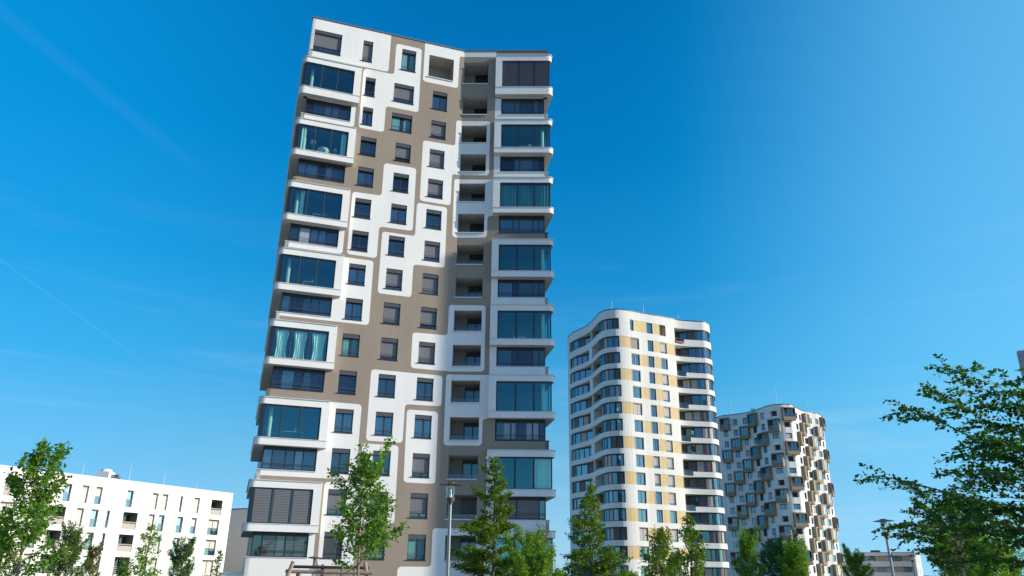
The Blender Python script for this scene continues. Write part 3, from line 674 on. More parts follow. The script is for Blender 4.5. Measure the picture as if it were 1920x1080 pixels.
#@@T2
def catmull(pts, n=3):
    P = [Vector(p) for p in pts]; out = []
    for i in range(len(P) - 1):
        a, b, c, d = P[max(i - 1, 0)], P[i], P[i + 1], P[min(i + 2, len(P) - 1)]
        for k in range(n):
            t = k / n; out.append(.5 * ((2 * b) + (c - a) * t + (2 * a - 5 * b + 4 * c - d) * t * t + (3 * b - a - 3 * c + d) * t ** 3))
    out.append(P[-1]); return [tuple(p) for p in out]
def coping(root, pts, z, w=.35, h=.16, m=None, name='coping', proud=.05, flip=1):
    b = MB(); rl = root.location; m = m or COPE; n = len(pts); o, i = [], []
    for k in range(n):
        a = Vector(pts[max(k - 1, 0)]); c = Vector(pts[min(k + 1, n - 1)]); d = (c - a).normalized(); nn = Vector((d.y, -d.x)); p = Vector(pts[k])
        q = p + nn * proud; r = p - nn * w; o.append((q.x - rl.x, q.y - rl.y)); i.append((r.x - rl.x, r.y - rl.y))
    z0, z1 = z + EYE, z + h + EYE
    for k in range(n - 1):
        b.face([(*o[k], z0), (*o[k + 1], z0), (*o[k + 1], z1), (*o[k], z1)], m); b.face([(*o[k], z1), (*o[k + 1], z1), (*i[k + 1], z1), (*i[k], z1)], m); b.face([(*o[k], z0), (*i[k], z0), (*i[k + 1], z0), (*o[k + 1], z0)], m)
    return build(name, b, root)
def rod(root, x, y, z0, z1, r=.035):
    b = MB(); b.tube([(0, 0, 0), (0, 0, (z1 - z0) * .55), (0, 0, z1 - z0)], [r * 1.6, r, r * .6], mat('pale_rod', (.7, .72, .74), .4), 6)
    rl = root.location; return build('lightning_rod', b, root, (x - rl.x, y - rl.y, z0 + EYE))

# ================================================================== middle tower: white curved bands, timber panels
PTS2 = [(11.5,153),(11.7,150.8),(12.35,148.6),(13.25,146.8),(14.35,144.7),(15.15,142.3),(15.75,139.1),(16.2,136.6),(17,135),(18.1,134.3),(19.3,134.1),(21.05,134.6),(23.75,136),(26.9,137.4),(29.7,138.9),(31.35,139.8),(33.5,140.3),(35.4,140.6),(36.7,140.9),(37.8,142.1),(38.3,143.4),(38.9,146),(39.2,149)]
P2 = Path(catmull(PTS2)); P2.blend = True; E2 = P2.s[-1]
T2 = thing('apartment_tower', 'white apartment tower with curved ribbon balconies and pale timber panels, middle of the three towers', 'apartment tower', (25, 146, 0), 0)
WHITE2 = mat('white_render_cool', (0.80, 0.80, 0.77), 0.85, noise=(0.25, 0.06), bump=(30, 0.12))
TIMBER = mat('pale_timber', (0.70, 0.53, 0.27), 0.7, noise=(1.4, 0.10))
BROWN = mat('loggia_timber', (0.22, 0.155, 0.105), 0.75, noise=(1.5, .1))
BEIGE = mat('beige_pier', (0.52, 0.45, 0.33), 0.8)
BL2 = mat('beige_blind', (0.42, 0.40, 0.38), 0.6); BL3 = mat('dark_blind', (0.10, 0.095, 0.105), 0.5); G2 = glass('tower_glass', None, (0.01, 0.02, 0.035), 0.20, (0.46, 0.82, 0.95), opaque=True)
sill2 = lambda i: 43.27 if i == 0 else 39.88 - 3 * (i - 1)
H2 = 2.1; h2 = []
def inset_l(s): return .3 + 1.1 * min(max((s - 4) / 6.0, 0), 1) if s < 11 else .3 + 1.2 * min(max((16.2 - s) / 3.5, 0), 1)
def inset_r(s): return .3 + 1.6 * min(max((39.0 - s) / 3.2, 0), 1) ** 1.3
for i in range(15):
    s, t = sill2(i), sill2(i) + H2; odd = i % 2
    if odd: h2 += [(2.15, 10.4, s, t, 1.5, None), (12.0, 21.75, s, t, 1.6, None)]
    else: h2 += [(2.15, 21.75, s, t, 1.6, None)]
    if i == 0: h2 += [(24.0, 24.8, s, t, .3, None), (24.85, 27.62, s, t, .12, None), (27.7, 28.98, s, t, .3, None), (29.04, 30.5, s, t, .12, None), (30.56, 31.95, s, t, 1.4, BEIGE)]
    else:
        h2 += [(24.02, 25.85, s, t, .3, None), (27.72, 28.98, s, t, .3, None), (29.04, 30.5, s, t, .12, None), (30.56, 32.0, s, t, .3, None)]
        h2 += [(21.82, 23.96, s, t, .12, None), (32.06, 33.94, s, t, .12, None)] if odd else [(25.91, 27.66, s, t, .12, None)]
    if odd: h2.append((34.0, E2 - .6, s, t, 2.0, None))
    else: h2 += [(34.1, 36.1, s - .76, s, 1.9, None), (34.1, E2 - .6, s, t, 2.0, None)]
b = MB(); facade(b, P2, 0, E2, -1.6, 47.0, h2, [], WHITE2, WHITE2)
bk = [(12.5, 158), (22, 168), (40, 164), (39.2, 149)]
prev = PTS2[0]
for q in [PTS2[0]] + bk:
    if q != prev: b.face([(*prev, 0), (*q, 0), (*q, 47 + EYE), (*prev, 47 + EYE)], WHITE2)
    prev = q
T2L = T2.location
build('wall', b, T2, (-T2L.x, -T2L.y, 0))
b = MB(); b.face([(x, y, 46.8 + EYE) for x, y in [tuple(p) for p in P2.p] + bk[::-1]], MATS['roof_gravel']); build('roof', b, T2, (-T2L.x, -T2L.y, 0))
coping(T2, [tuple(p) for p in P2.p], 46.98, m=DARKCOPE, h=.14)
for x, y in ((18.9, 138.7), (25.2, 140.5), (33, 146)): rod(T2, x, y, 46.9, 50.3)
def strip_glazing(root, path, s0, s1, z, h, inset, step, seed, name='curved_glazing', lit=.35):
    r = random.Random(seed); rl = root.location; n = max(2, round((s1 - s0) / step)); ks = [s0 + (s1 - s0) * k / n for k in range(n + 1)]
    o0 = path.at((s0 + s1) / 2, .3); loc = Vector((o0.x, o0.y)); F = MB(); Pn = MB()
    pt = lambda s, extra=0: path.at(s, inset(s) + extra) - loc
    for k, s in enumerate(ks):
        p = pt(s); a = path.ang(s); c, d = math.cos(a), math.sin(a); w, dp = .055, .05
        w = .095
        q = [(p.x + c * u - d * v, p.y + d * u + c * v) for u, v in ((-w, -dp), (w, -dp), (w, dp), (-w, dp))]; F.prism(q, 0, h, FRAME)
    for s_, e_ in zip(ks, ks[1:]):
        sub = path.knots(s_, e_); m = G2 if r.random() > lit else (BL3, BL3, BL2)[r.randrange(3)]
        for a, c in zip(sub, sub[1:]):
            A, C, A2, C2 = pt(a), pt(c), pt(a, -.04), pt(c, -.04)
            Pn.face([(A.x, A.y, .05), (C.x, C.y, .05), (C.x, C.y, h - .02), (A.x, A.y, h - .02)], m)
            for za, zb in ((0.0, .13), (h - .22, h)): F.face([(A2.x, A2.y, za), (C2.x, C2.y, za), (C2.x, C2.y, zb), (A2.x, A2.y, zb)], FRAME)
            F.face([(A2.x, A2.y, .09), (C2.x, C2.y, .09), (C.x, C.y, .09), (A.x, A.y, .09)], FRAME)
    o = build(name, F, root, (loc.x - rl.x, loc.y - rl.y, z + EYE)); build('pane', Pn, o); return o
def k_panel(w, h, m=TIMBER): b = MB(); b.box(0, w, .04, .10, 0, h, m); return b
def flatpanel(root, path, s0, s1, z0, z1, m, name='timber_panel', y0=.04, y1=.10):
    rl = root.location; b = MB(); ks = path.knots(s0, s1); p0 = path.at((s0 + s1) / 2)
    for a, c in zip(ks, ks[1:]):
        A, C = path.at(a, y0) - p0, path.at(c, y0) - p0; b.face([(A.x, A.y, 0), (C.x, C.y, 0), (C.x, C.y, z1 - z0), (A.x, A.y, z1 - z0)], m)
    return build(name, b, root, (p0.x - rl.x, p0.y - rl.y, z0 + EYE))
def railpanel(root, path, s0, s1, z0, z1, off=.05, glassy=True, bars=0):
    rl = root.location; b = MB(); ks = path.knots(s0, s1); p0 = path.at((s0 + s1) / 2)
    for a, c in zip(ks, ks[1:]):
        A, C = path.at(a, off) - p0, path.at(c, off) - p0
        if glassy: b.face([(A.x, A.y, 0), (C.x, C.y, 0), (C.x, C.y, z1 - z0 - .04), (A.x, A.y, z1 - z0 - .04)], G_RAIL)
        b.tube([(A.x, A.y, z1 - z0), (C.x, C.y, z1 - z0)], .025, RAIL, 5)
    for k in range(bars + 1 if bars else 0):
        s = s0 + (s1 - s0) * k / bars; p = path.at(s, off) - p0; b.tube([(p.x, p.y, 0), (p.x, p.y, z1 - z0)], .012, RAIL, 4, False)
    return build('balustrade', b, root, (p0.x - rl.x, p0.y - rl.y, z0 + EYE))
def flatwin(root, path, s0, s1, z0, z1, blind=0, seed=0, name='window', pane=None, bm=None, y=.2, sash=.5):
    w, h = round(s1 - s0, 2), round(z1 - z0, 2)
    def fr():
        b = MB(); d = .07; t = .13 if pane in (G3,) else .09
        b.box(0, t, y - .02, y + d, 0, h, FRAME); b.box(w - t, w, y - .02, y + d, 0, h, FRAME); b.box(t, w - t, y - .018, y + d, 0, .06, FRAME); b.box(t, w - t, y - .1, y + d, h - .2, h, FRAME)
        if sash: b.box(w * sash - .05, w * sash + .05, y - .015, y + d - .003, .06, h - .2, FRAME)
        return b
    o = put(name, cached(('wframe', w, h, sash, y), fr), root, path, s0 + .0, z0); o.rotation_euler.z = path.ang((s0 + s1) / 2)
    link('pane', cached(('fpane', w, h, pane or G2, y), lambda: k_pane(w, h, pane or G2, y + .03)), o)
    if blind: zb = round((h - .2) * (1 - blind), 2); link('blind', cached(('fblind', w, h, zb, bm or BL2, y), lambda: k_plain(.06, w - .06, y - .012, y + .012, zb, h - .2, bm or BL2)), o)
    return o
rr = random.Random(5)
for i in range(15):
    s = sill2(i); odd = i % 2
    strip_glazing(T2, P2, 2.3, 9.3 if odd else 9.0, s, H2, inset_l, 1.55, 100 + i)
    strip_glazing(T2, P2, 15.9, 21.68, s, H2, inset_l, 1.15, 200 + i, lit=.45)
    flatpanel(T2, P2, 9.3, 16.0, s + .01, s + H2 - .01, BROWN, 'loggia_wall', 1.45)
    railpanel(T2, P2, 12.1, 15.8, s - .02, s + .30, .06)
    if not odd:
        pp = P2.at(11.1, .45); q = MB(); q.box(-.5, .5, -.2, .2, 0, H2, BEIGE); build('pier', q, T2, (pp.x - T2L.x, pp.y - T2L.y, s + EYE), P2.ang(11.1))
    if i == 0:
        flatwin(T2, P2, 24.0, 24.8, s, s + H2, sash=0); flatpanel(T2, P2, 24.85, 27.62, s, s + H2, TIMBER); flatwin(T2, P2, 27.7, 28.98, s, s + H2, sash=0)
        flatpanel(T2, P2, 29.04, 30.5, s, s + H2, TIMBER); flatpanel(T2, P2, 30.58, 31.93, s, s + H2, BEIGE, 'loggia_wall', 1.38)
    else:
        flatwin(T2, P2, 24.02, 25.85, s, s + H2, .95 if i in (1, 5, 12) else 0, bm=BL3 if i in (1, 11) else BL2)
        flatwin(T2, P2, 27.72, 28.98, s, s + H2, .72 if i in (8, 9, 12) else 0, sash=.62)
        flatwin(T2, P2, 30.56, 32.0, s, s + H2, .8 if i in (1, 3, 4, 5, 6, 7, 8, 9, 10, 12, 13) else 0, sash=.7)
        flatpanel(T2, P2, 29.04, 30.5, s, s + H2, TIMBER)
        if odd: flatpanel(T2, P2, 21.82, 23.96, s, s + H2, TIMBER); flatpanel(T2, P2, 32.06, 33.94, s, s + H2, TIMBER)
        else: flatpanel(T2, P2, 25.91, 27.66, s, s + H2, TIMBER)
    strip_glazing(T2, P2, 36.0, E2 - .7, s - .0, H2, inset_r, 1.25, 300 + i, lit=.42)
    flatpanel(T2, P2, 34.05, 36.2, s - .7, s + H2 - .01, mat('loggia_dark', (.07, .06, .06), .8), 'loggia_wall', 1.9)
    if not odd: railpanel(T2, P2, 34.15, 36.08, s - .74, s + .26, .07)
    else: railpanel(T2, P2, 34.05, 38.0, s - .02, s + .28, .07)

fb = P2.at(35.1, -.12)
FB = thing('flower_box', 'orange flower box hanging on the top balcony of the curved white tower', 'flower box', (fb.x, fb.y, sill2(0) - .76 + EYE), P2.ang(35.1))
b = MB(); b.box(-.9, .9, -.14, .14, 0, .24, mat('terracotta', (.55, .17, .06), .7)); build('planter', b, FB)
b = MB(); r_ = random.Random(4)
for _ in range(260):
    c = Vector((r_.uniform(-.95, .95), r_.uniform(-.16, .16), .24 + r_.random() * .35)); d = Vector((r_.uniform(-1, 1), r_.uniform(-1, 1), r_.uniform(-.3, 1))) * .09; e = Vector((d.y, -d.x, .02)) * .5
    b.face([c - e, c + d, c + e], mat('flower_foliage', (.06, .14, .04), .7) if r_.random() < .75 else mat('flower_petals', (.7, .25, .2), .7))
build('foliage', b, FB)

# ================================================================== far tower: white with brown box bays
PTS3 = [(52,227.5),(55,226.5),(59.7,223.9),(60.4,221.9),(63,219.8),(65.5,217.7),(67.4,215),(68.3,211.6),(69.3,208),(70.6,206.2),(72.2,205.5),(73.9,205.7),(75.3,206.2),(77.5,209.1),(79.9,212.4),(82.2,214.7),(84.5,216.1),(86.2,216.9),(88.1,219.3),(90,223),(91.5,227)]
S3 = -math.hypot(3, 1)
P3 = Path(catmull(PTS3), s0=S3); P3.blend = True; E3 = P3.s[-1]
T3 = thing('apartment_tower', 'white apartment tower studded with protruding brown box bays, farthest of the three towers', 'apartment tower', (75, 218, 0))
T3L = T3.location
WHITE3 = mat('white_render_far', (0.76, 0.76, 0.75), 0.85, noise=(0.3, 0.04)); BOXM = mat('brown_box_bay', (0.27, 0.205, 0.13), 0.6, noise=(0.6, 0.06))
sill3 = lambda i: 42.55 - 3.0 * i if i < 2 else 42.6 - 3.02 * i
COLS = [(7.35, 10.15, 0), (10.35, 13.1, 1), (13.3, 16.1, 2), (16.45, 19.9, 3), (20.15, 24.3, 4)]
h3 = []; wins = []; boxes = []
for i in range(16):
    s = sill3(i)
    for a, c, k in COLS:
        m = (a + c) / 2
        if (i + k) % 3 == 0: boxes.append((a, c, s, (k == 4) or (i == 0 and k == 0) or (i + (4 - k) - 2 * 1) // 3 >= 3 and i >= 5 and (i + k) >= 9, i)); continue
        if (i + k) % 3 == 1 and k == 1 and i == 0: pass
        w = .62 if k < 3 else .85
        wins.append((m - w, m + w, s - .02, s + 1.72, 0))
    a, c = 25.0, 28.2
    if i % 3 == 1: boxes.append((a, c, s, True, i))
    else: wins.append((25.75, 27.6, s + .05, s + 1.5, i % 3 == 0))
    a, c = 28.75, 32.3
    if i % 3 == 0: boxes.append((a, c, s, True, i))
    else: wins.append((29.2, 31.1, s + .05, s + 1.5, i % 3 == 1))
    for ctr, ph, w in ((35.3, 2, .95), (38.7, 1, .75), (41.7, 0, 1.0), (44.5, 2, .7), (47.2, 1, .7), (50.0, 0, .8)):
        if i % 3 == ph: boxes.append((ctr - 1.2, ctr + 1.2, s, 2 if ctr < 48 else True, i))
        else: wins.append((ctr - w, ctr + w, s, s + 1.65, 0))
wins.sort(key=lambda w: w[2] * -1)
h3 = [(w[0], w[1], w[2], w[3], .9 if w[4] else .25, None) for w in wins]
b = MB(); facade(b, P3, S3, E3, -1.6, 45.6, h3, [], WHITE3, WHITE3)
bk = [(55, 236), (66, 243), (88, 243), (91.5, 227)]; prev = PTS3[0]
for q in bk: b.face([(*prev, 0), (*q, 0), (*q, 45.6 + EYE), (*prev, 45.6 + EYE)], WHITE3); prev = q
build('wall', b, T3, (-T3L.x, -T3L.y, 0))
b = MB(); b.face([(x, y, 45.3 + EYE) for x, y in [tuple(p) for p in P3.p] + bk[:3][::-1]], MATS['roof_gravel']); build('roof', b, T3, (-T3L.x, -T3L.y, 0))
coping(T3, [tuple(p) for p in P3.p], 45.58, m=DARKCOPE, h=.2)
for x, y, z in ((63.5, 222, 51), (73.2, 211, 51.5), (84.6, 219, 51)): rod(T3, x, y, 45.3, z, .06)
q = MB(); q.box(-.5, .5, -.5, .5, 0, 1.3, COPE); build('roof_vent', q, T3, (68 - T3L.x, 216 - T3L.y, 45.3 + EYE))
G3L = glass('sunlit_far_glass', None, (.30, .38, .40), .25, (.9, .97, 1.0), opaque=True)  # sunlit reflection on the right-hand box panes put into the base colour
def k_box(w, h, log):
    b = MB(); P = -1.0; t = .16
    b.box(0, t, P, 0, 0, h, BOXM); b.box(w - t, w, P, 0, 0, h, BOXM); b.box(t, w - t, P + .002, 0, h - .3, h - .003, BOXM); b.box(t, w - t, P + .002, 0, .003, .1, BOXM)
    b.box(t, w - t, P + .002, P + .12, .1, {False: 1.05, True: .95, 2: .5}[log], BOXM)
    if log == 2: pass
    elif not log: b.box(t, w - t, P + .45, -.02, .1, 1.0, BOXM)
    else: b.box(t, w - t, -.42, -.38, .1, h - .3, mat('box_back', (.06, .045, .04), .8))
    if log == 2: b.box(t, w * .40, P + .002, P + .12, .1, h - .3, BOXM); b.box(w * .40, w - t, P + .002, P + .12, .5, .95, BOXM)
    return b
def k_boxglass(w, h, log):
    if log == 2:
        b = MB(); b.face([(w * .40, -.88, .95), (w - .1, -.88, .95), (w - .1, -.88, h - .3), (w * .40, -.88, h - .3)], G3L)
        for x in (w * .42, w * .7, w - .2): b.box(x - .035, x + .035, -.93, -.885, .95, h - .3, FRAME)
        return b
    b = MB(); y = -.62 if not log else -.45; x0, x1 = (.2, w - .2) if not log else (w * .4, w - .25); z0 = 1.02 if not log else .15; z1 = h - .3
    b.face([(x0, y, z0), (x1, y, z0), (x1, y, z1), (x0, y, z1)], G3 if not log else G_WIN)
    for x in ((x0, (x0 * .62 + x1 * .38), (x0 * .3 + x1 * .7), x1) if not log else (x0, (x0 + x1) / 2, x1)): b.box(x - .05, x + .05, y - .05, y - .005, z0, z1, FRAME)
    b.box(x0, x1, y - .045, y - .008, z1 - .1, z1, FRAME)
    return b
def k_boxrail(w): b = MB(); b.face([(.2, -.93, .95), (w - .2, -.93, .95), (w - .2, -.93, 1.75), (.2, -.93, 1.75)], G_RAIL); b.box(.17, w - .17, -.95, -.91, 1.75, 1.79, RAIL); return b
for a, c, s, log, i in boxes:
    w = round(c - a, 2); hb = 3.55
    o = put('box_bay', cached(('box_bay', w, log), lambda: k_box(w, hb, log)), T3, P3, a, s - 1.25)
    o.rotation_euler.z = P3.ang((a + c) / 2)
    link('pane', cached(('box_pane', w, log), lambda: k_boxglass(w, hb, log)), o)
    if log and log != 2: link('balustrade', cached(('box_rail', w), lambda: k_boxrail(w)), o)
# the hundred largest windows are parts of their own, the few left over are one mesh
big = sorted(wins, key=lambda w: -w[2])[:96]; rest = sorted(wins, key=lambda w: -w[2])[96:]
for k, w in enumerate(big):
    if w[4]: flatwin(T3, P3, w[0], w[1], w[2], w[3], pane=mat('loggia_shade', (.05, .04, .045), .8), sash=0, y=.7)  # matt dark sheet stands in for the shade inside open loggias
    else: flatwin(T3, P3, w[0], w[1], w[2], w[3], pane=G3, sash=.62, y=.1, blind=.9 if rr.random() < .12 else 0)
if rest:
    b = MB()
    for w in rest:
        a, c = P3.at(w[0], .12), P3.at(w[1], .12); z0, z1 = w[2] + EYE, w[3] + EYE; b.face([(*a, z0), (*c, z0), (*c, z1), (*a, z1)], G3)
        e = (c - a).normalized()
        for u in (0, .6, .93):
            p = a + (c - a) * u; n_ = P3.nrm((w[0] + w[1]) / 2) * .03; p0 = p + n_; p1 = p + e * .09 + n_; b.face([(*p0, z0), (*p1, z0), (*p1, z1), (*p0, z1)], FRAME)
    o = build('window', b, T3, (-T3L.x, -T3L.y, 0)); o['kind'] = 'stuff'

# ================================================================== white low block at the left
PLB = Path([(-75.5, 79.0), (-44.5, 129.2)], s0=0); ELB = PLB.s[-1]
LBk = thing('apartment_block', 'low bright white apartment block with narrow windows and recessed balconies, left edge', 'apartment block', (-60, 104, 0))
WHITEL = mat('white_render_bright', (0.88, 0.88, 0.87), 0.8, noise=(0.3, 0.02)); BLL = mat('pale_shutter', (0.58, 0.575, 0.55), 0.6); GL = glass('block_glass', None, (0.10, 0.16, 0.22), 0.35, (0.85, 0.95, 1.0), opaque=True)
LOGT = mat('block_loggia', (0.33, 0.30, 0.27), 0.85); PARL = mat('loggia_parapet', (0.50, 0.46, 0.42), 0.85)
tops = [11.78, 8.8, 5.8, 2.84, -.16]
W_ = [ # row, s0, s1, kind: w glass, b shutter, h half shutter, n narrow, l loggia
 (0, 24.1, 26.2, 'l'), (0, 28.3, 29.3, 'w'), (0, 31.6, 32.6, 'w'), (0, 34.02, 35.0, 'b'), (0, 36, 36.95, 'h'), (0, 40.68, 41.65, 'w'), (0, 44.68, 45.65, 'b'), (0, 46.35, 47.3, 'b'), (0, 49.45, 49.83, 'n'), (0, 51.88, 52.9, 'b'), (0, 55.07, 57.15, 'l'),
 (1, 24.1, 25.9, 'b'), (1, 28.3, 29.3, 'b'), (1, 30.5, 32.4, 'l'), (1, 33.9, 34.88, 'b'), (1, 35.94, 36.95, 'w'), (1, 38.18, 38.62, 'n'), (1, 40.65, 42.87, 'l'), (1, 44.64, 45.62, 'b'), (1, 46.27, 47.25, 'w'), (1, 49.4, 50.42, 'w'), (1, 51.88, 52.85, 'h'), (1, 55.0, 57.02, 'H'),
 (2, 24.1, 25.9, 'b'), (2, 28.3, 29.3, 'w'), (2, 30.5, 32.4, 'l'), (2, 33.95, 34.93, 'b'), (2, 35.9, 36.9, 'w'), (2, 38.1, 38.58, 'n'), (2, 40.57, 42.83, 'l'), (2, 44.6, 45.6, 'b'), (2, 46.2, 47.22, 'b'), (2, 49.32, 50.37, 'w'), (2, 51.78, 52.82, 'b'), (2, 55.0, 57.0, 'H'),
 (3, 24.1, 25.9, 'w'), (3, 28.3, 29.3, 'b'), (3, 30.4, 32.46, 'l'), (3, 33.95, 34.93, 'w'), (3, 36.0, 36.9, 'w'), (3, 38.1, 38.55, 'n'), (3, 40.56, 42.82, 'l'), (3, 44.6, 45.6, 'w'), (3, 46.2, 47.2, 'b'), (3, 49.2, 50.35, 'w'), (3, 51.8, 52.8, 'w'), (3, 54.9, 57.0, 'b'),
 (4, 30.4, 32.46, 'l'), (4, 36.0, 36.9, 'w'), (4, 40.56, 42.82, 'w'), (4, 46.2, 47.2, 'w'), (4, 49.2, 50.35, 'w'), (4, 54.9, 57.0, 'w')]
hL = []
for r_, a, c, k in W_:
    z1 = tops[r_]; z0 = max(z1 - 2.28, -1.5); hL.append((a, c, z0, z1, 1.5 if k == 'l' else .38, LOGT if k == 'l' else None))
b = MB(); facade(b, PLB, 0, ELB, -1.6, 13.0, hL, [], WHITEL, WHITEL)
dn = Vector((math.sin(PLB.ang(1)), -math.cos(PLB.ang(1)))); e0 = Vector((-75.5, 79)); e1 = Vector((-44.5, 129.2)); q0, q1 = e0 - dn * 13, e1 - dn * 13
for A, C in ((e1, q1), (q1, q0), (q0, e0)): b.face([(*A, 0), (*C, 0), (*C, 13 + EYE), (*A, 13 + EYE)], WHITEL)
LL = LBk.location; build('wall', b, LBk, (-LL.x, -LL.y, 0))
b = MB(); b.face([(*p, 12.9 + EYE) for p in (e0, e1, q1, q0)], MATS['roof_gravel']); build('roof', b, LBk, (-LL.x, -LL.y, 0))
coping(LBk, [tuple(e0), tuple(e1)], 12.99, m=mat('white_coping', (.75, .76, .78), .5), h=.1, proud=.03)
for r_, a, c, k in W_:
    z1 = tops[r_]; z0 = max(z1 - 2.28, -1.5); h = z1 - z0
    if k == 'l':
        rl = put('loggia', cached(('lb_logback', round(c - a, 2), round(h, 2)), lambda: k_plain(0, c - a, 1.46, 1.49, 0, h, LOGT)), LBk, PLB, a, z0)
        w = c - a
        q = MB(); q.box(w * .5, w - .25, 1.40, 1.455, .0, h - .25, FRAME); q.face([(w * .55, 1.39, .1), (w - .3, 1.39, .1), (w - .3, 1.39, h - .35), (w * .55, 1.39, h - .35)], G_WIN); build('glass_door', q, rl)
        q = MB()
        if r_ < 3: q.box(.01, w - .01, .08, .16, .0, .78, PARL)
        for zz in ((.92, 1.0) if r_ < 3 else (.25, .5, .75, 1.0)): q.tube([(.02, .12, zz), (w - .02, .12, zz)], .025, LEDGE, 5)
        for xx in (.05, w / 2, w - .05): q.tube([(xx, .12, .0), (xx, .12, 1.0)], .022, LEDGE, 5)
        build('balustrade', q, rl)
    else:
        bl = {'b': 1.0, 'h': .5, 'H': .68}.get(k, 0)
        o = flatwin(LBk, PLB, a + .01, c - .01, z0, z1, bl, pane=GL, bm=BLL, y=.27, sash=.5 if c - a > 1.5 else 0)
        if k in 'whH' or k == 'n':
            q = MB(); q.face([(.05, .12, .02), (c - a - .05, .12, .02), (c - a - .05, .12, .98), (.05, .12, .98)], G_RAIL); q.box(.03, c - a - .03, .105, .135, .98, 1.02, RAIL); build('balustrade', q, o)
# roof plant and rods
q = MB(); q.box(-.9, .9, -.9, .9, 0, 1.6, WHITEL); q.tube([(.9, 0, 1.0), (1.9, 0, 1.0), (2.3, 0, .2)], .28, COPE, 10); q.lathe([(0, 1.6), (.85, 1.6), (.7, 1.95), (0, 2.1)], WHITEL, 16)
p = PLB.at(40.0, 5); build('roof_plant', q, LBk, (p.x - LL.x, p.y - LL.y, 12.9 + EYE))
for s_, h_ in ((27.5, 1.6), (34.5, 1.9), (41.5, 3.0), (47.2, 2.0), (53, 1.2)): p = PLB.at(s_, 1.5); rod(LBk, p.x, p.y, 12.9, 12.9 + h_, .03)
# beige block behind it
BB = thing('apartment_block', 'plain beige block end wall between the low white block and the tall taupe tower', 'apartment block', (-44, 143, 0))
b = MB(); c4 = [(-62, 148), (-30, 131.5), (-24, 145), (-56, 161)]
b.prism([(x + 44, y - 143) for x, y in c4], 0, 11.5 + EYE, mat('beige_render', (.74, .66, .57), .85, noise=(.2, .04)), mtop=MATS['roof_gravel']); build('wall', b, BB)
b = MB(); b.prism([(x + 44, y - 143) for x, y in [(-62.1, 148), (-30, 131.4), (-29.9, 131.7), (-62, 148.3)]], 11.5 + EYE, 11.68 + EYE, DARKCOPE); build('coping', b, BB)
# ================================================================== low block at the right
PRB = Path([(84, 239), (110.6, 223.6), (119.8, 239)], s0=-6.9); ERB = PRB.s[-1]
RBk = thing('apartment_block', 'low pale block with horizontal bands and brown panels beyond the right street lamp', 'apartment block', (105, 232, 0)); RL = RBk.location
WR = mat('pale_band', (.62, .62, .63), .85, noise=(.2, .04)); hR = []
for z in (6.9, 4.05, 1.2): hR += [(-5.5, 23.2, z, z + 1.45, .5, None)]
for z in (6.4, 3.6, .8): hR += [(26.5, 27.5, z, z + 1.6, .2, None), (33, 34, z, z + 1.6, .2, None)]
b = MB(); facade(b, PRB, -6.9, ERB, -1.6, 9.2, hR, [], WR, WR)
for A, C in (((119.8, 239), (95, 252)), ((95, 252), (84, 239))): b.face([(*A, 0), (*C, 0), (*C, 9.2 + EYE), (*A, 9.2 + EYE)], WR)
build('wall', b, RBk, (-RL.x, -RL.y, 0))
coping(RBk, [(84, 239), (110.6, 223.6), (119.8, 239)], 9.19, m=COPE, h=.12)
b = MB(); b.box(-1.2, 1.2, -1, 1, 0, .9, DARKCOPE); p = PRB.at(13.8, 3); build('roof_plant', b, RBk, (p.x - RL.x, p.y - RL.y, 9.0 + EYE), PRB.ang(10))
PB = mat('brown_facade_panel', (.36, .27, .21), .75); PG = mat('grey_facade_panel', (.20, .22, .27), .7)
for z in (6.9, 4.05, 1.2):
    s_ = -5.4; k = 0
    while s_ < 23:
        w = (1.9, 2.4, 1.5, 2.7)[k % 4]; e = min(s_ + w, 23.15); kind = (k + int(z)) % 3
        if kind == 0: flatpanel(RBk, PRB, s_, e, z, z + 1.45, PB, 'brown_panel', .3)
        elif kind == 1 and k % 2: flatpanel(RBk, PRB, s_, e, z, z + 1.45, PG, 'grey_panel', .3)
        else: flatwin(RBk, PRB, s_, e, z, z + 1.45, pane=glass('pale_far_glass', None, (.1, .12, .14), .35, (.9, .95, 1), opaque=True), blind=.9 if k % 3 == 1 else 0, y=.3)
        s_ = e + .04; k += 1
for z in (6.4, 3.6, .8):
    for a in (26.5, 33): flatwin(RBk, PRB, a, a + 1, z, z + 1.6, pane=G3, sash=0, y=.1)
# ribbed grey tower glimpsed at the right edge
RT = thing('office_tower', 'grey ribbed tower glimpsed behind the leaves at the right edge', 'office tower', (178, 249, 0))
b = MB(); b.box(-8, 8, -7, 7, 0, 75.5, mat('ribbed_cladding', (.34, .36, .40), .5)); build('wall', b, RT, rz=-.6)
b = MB()
for k in range(33): b.box(-8 + k * .5 - .09, -8 + k * .5 + .09, -7.18, -7.0, 1, 75, mat('cladding_rib', (.50, .52, .55), .45)); b.box(-8.18, -8.0, -7 + k * .43 - .09, -7 + k * .43 + .09, 1, 75, MATS['cladding_rib'])
build('cladding_ribs', b, RT, rz=-.6)
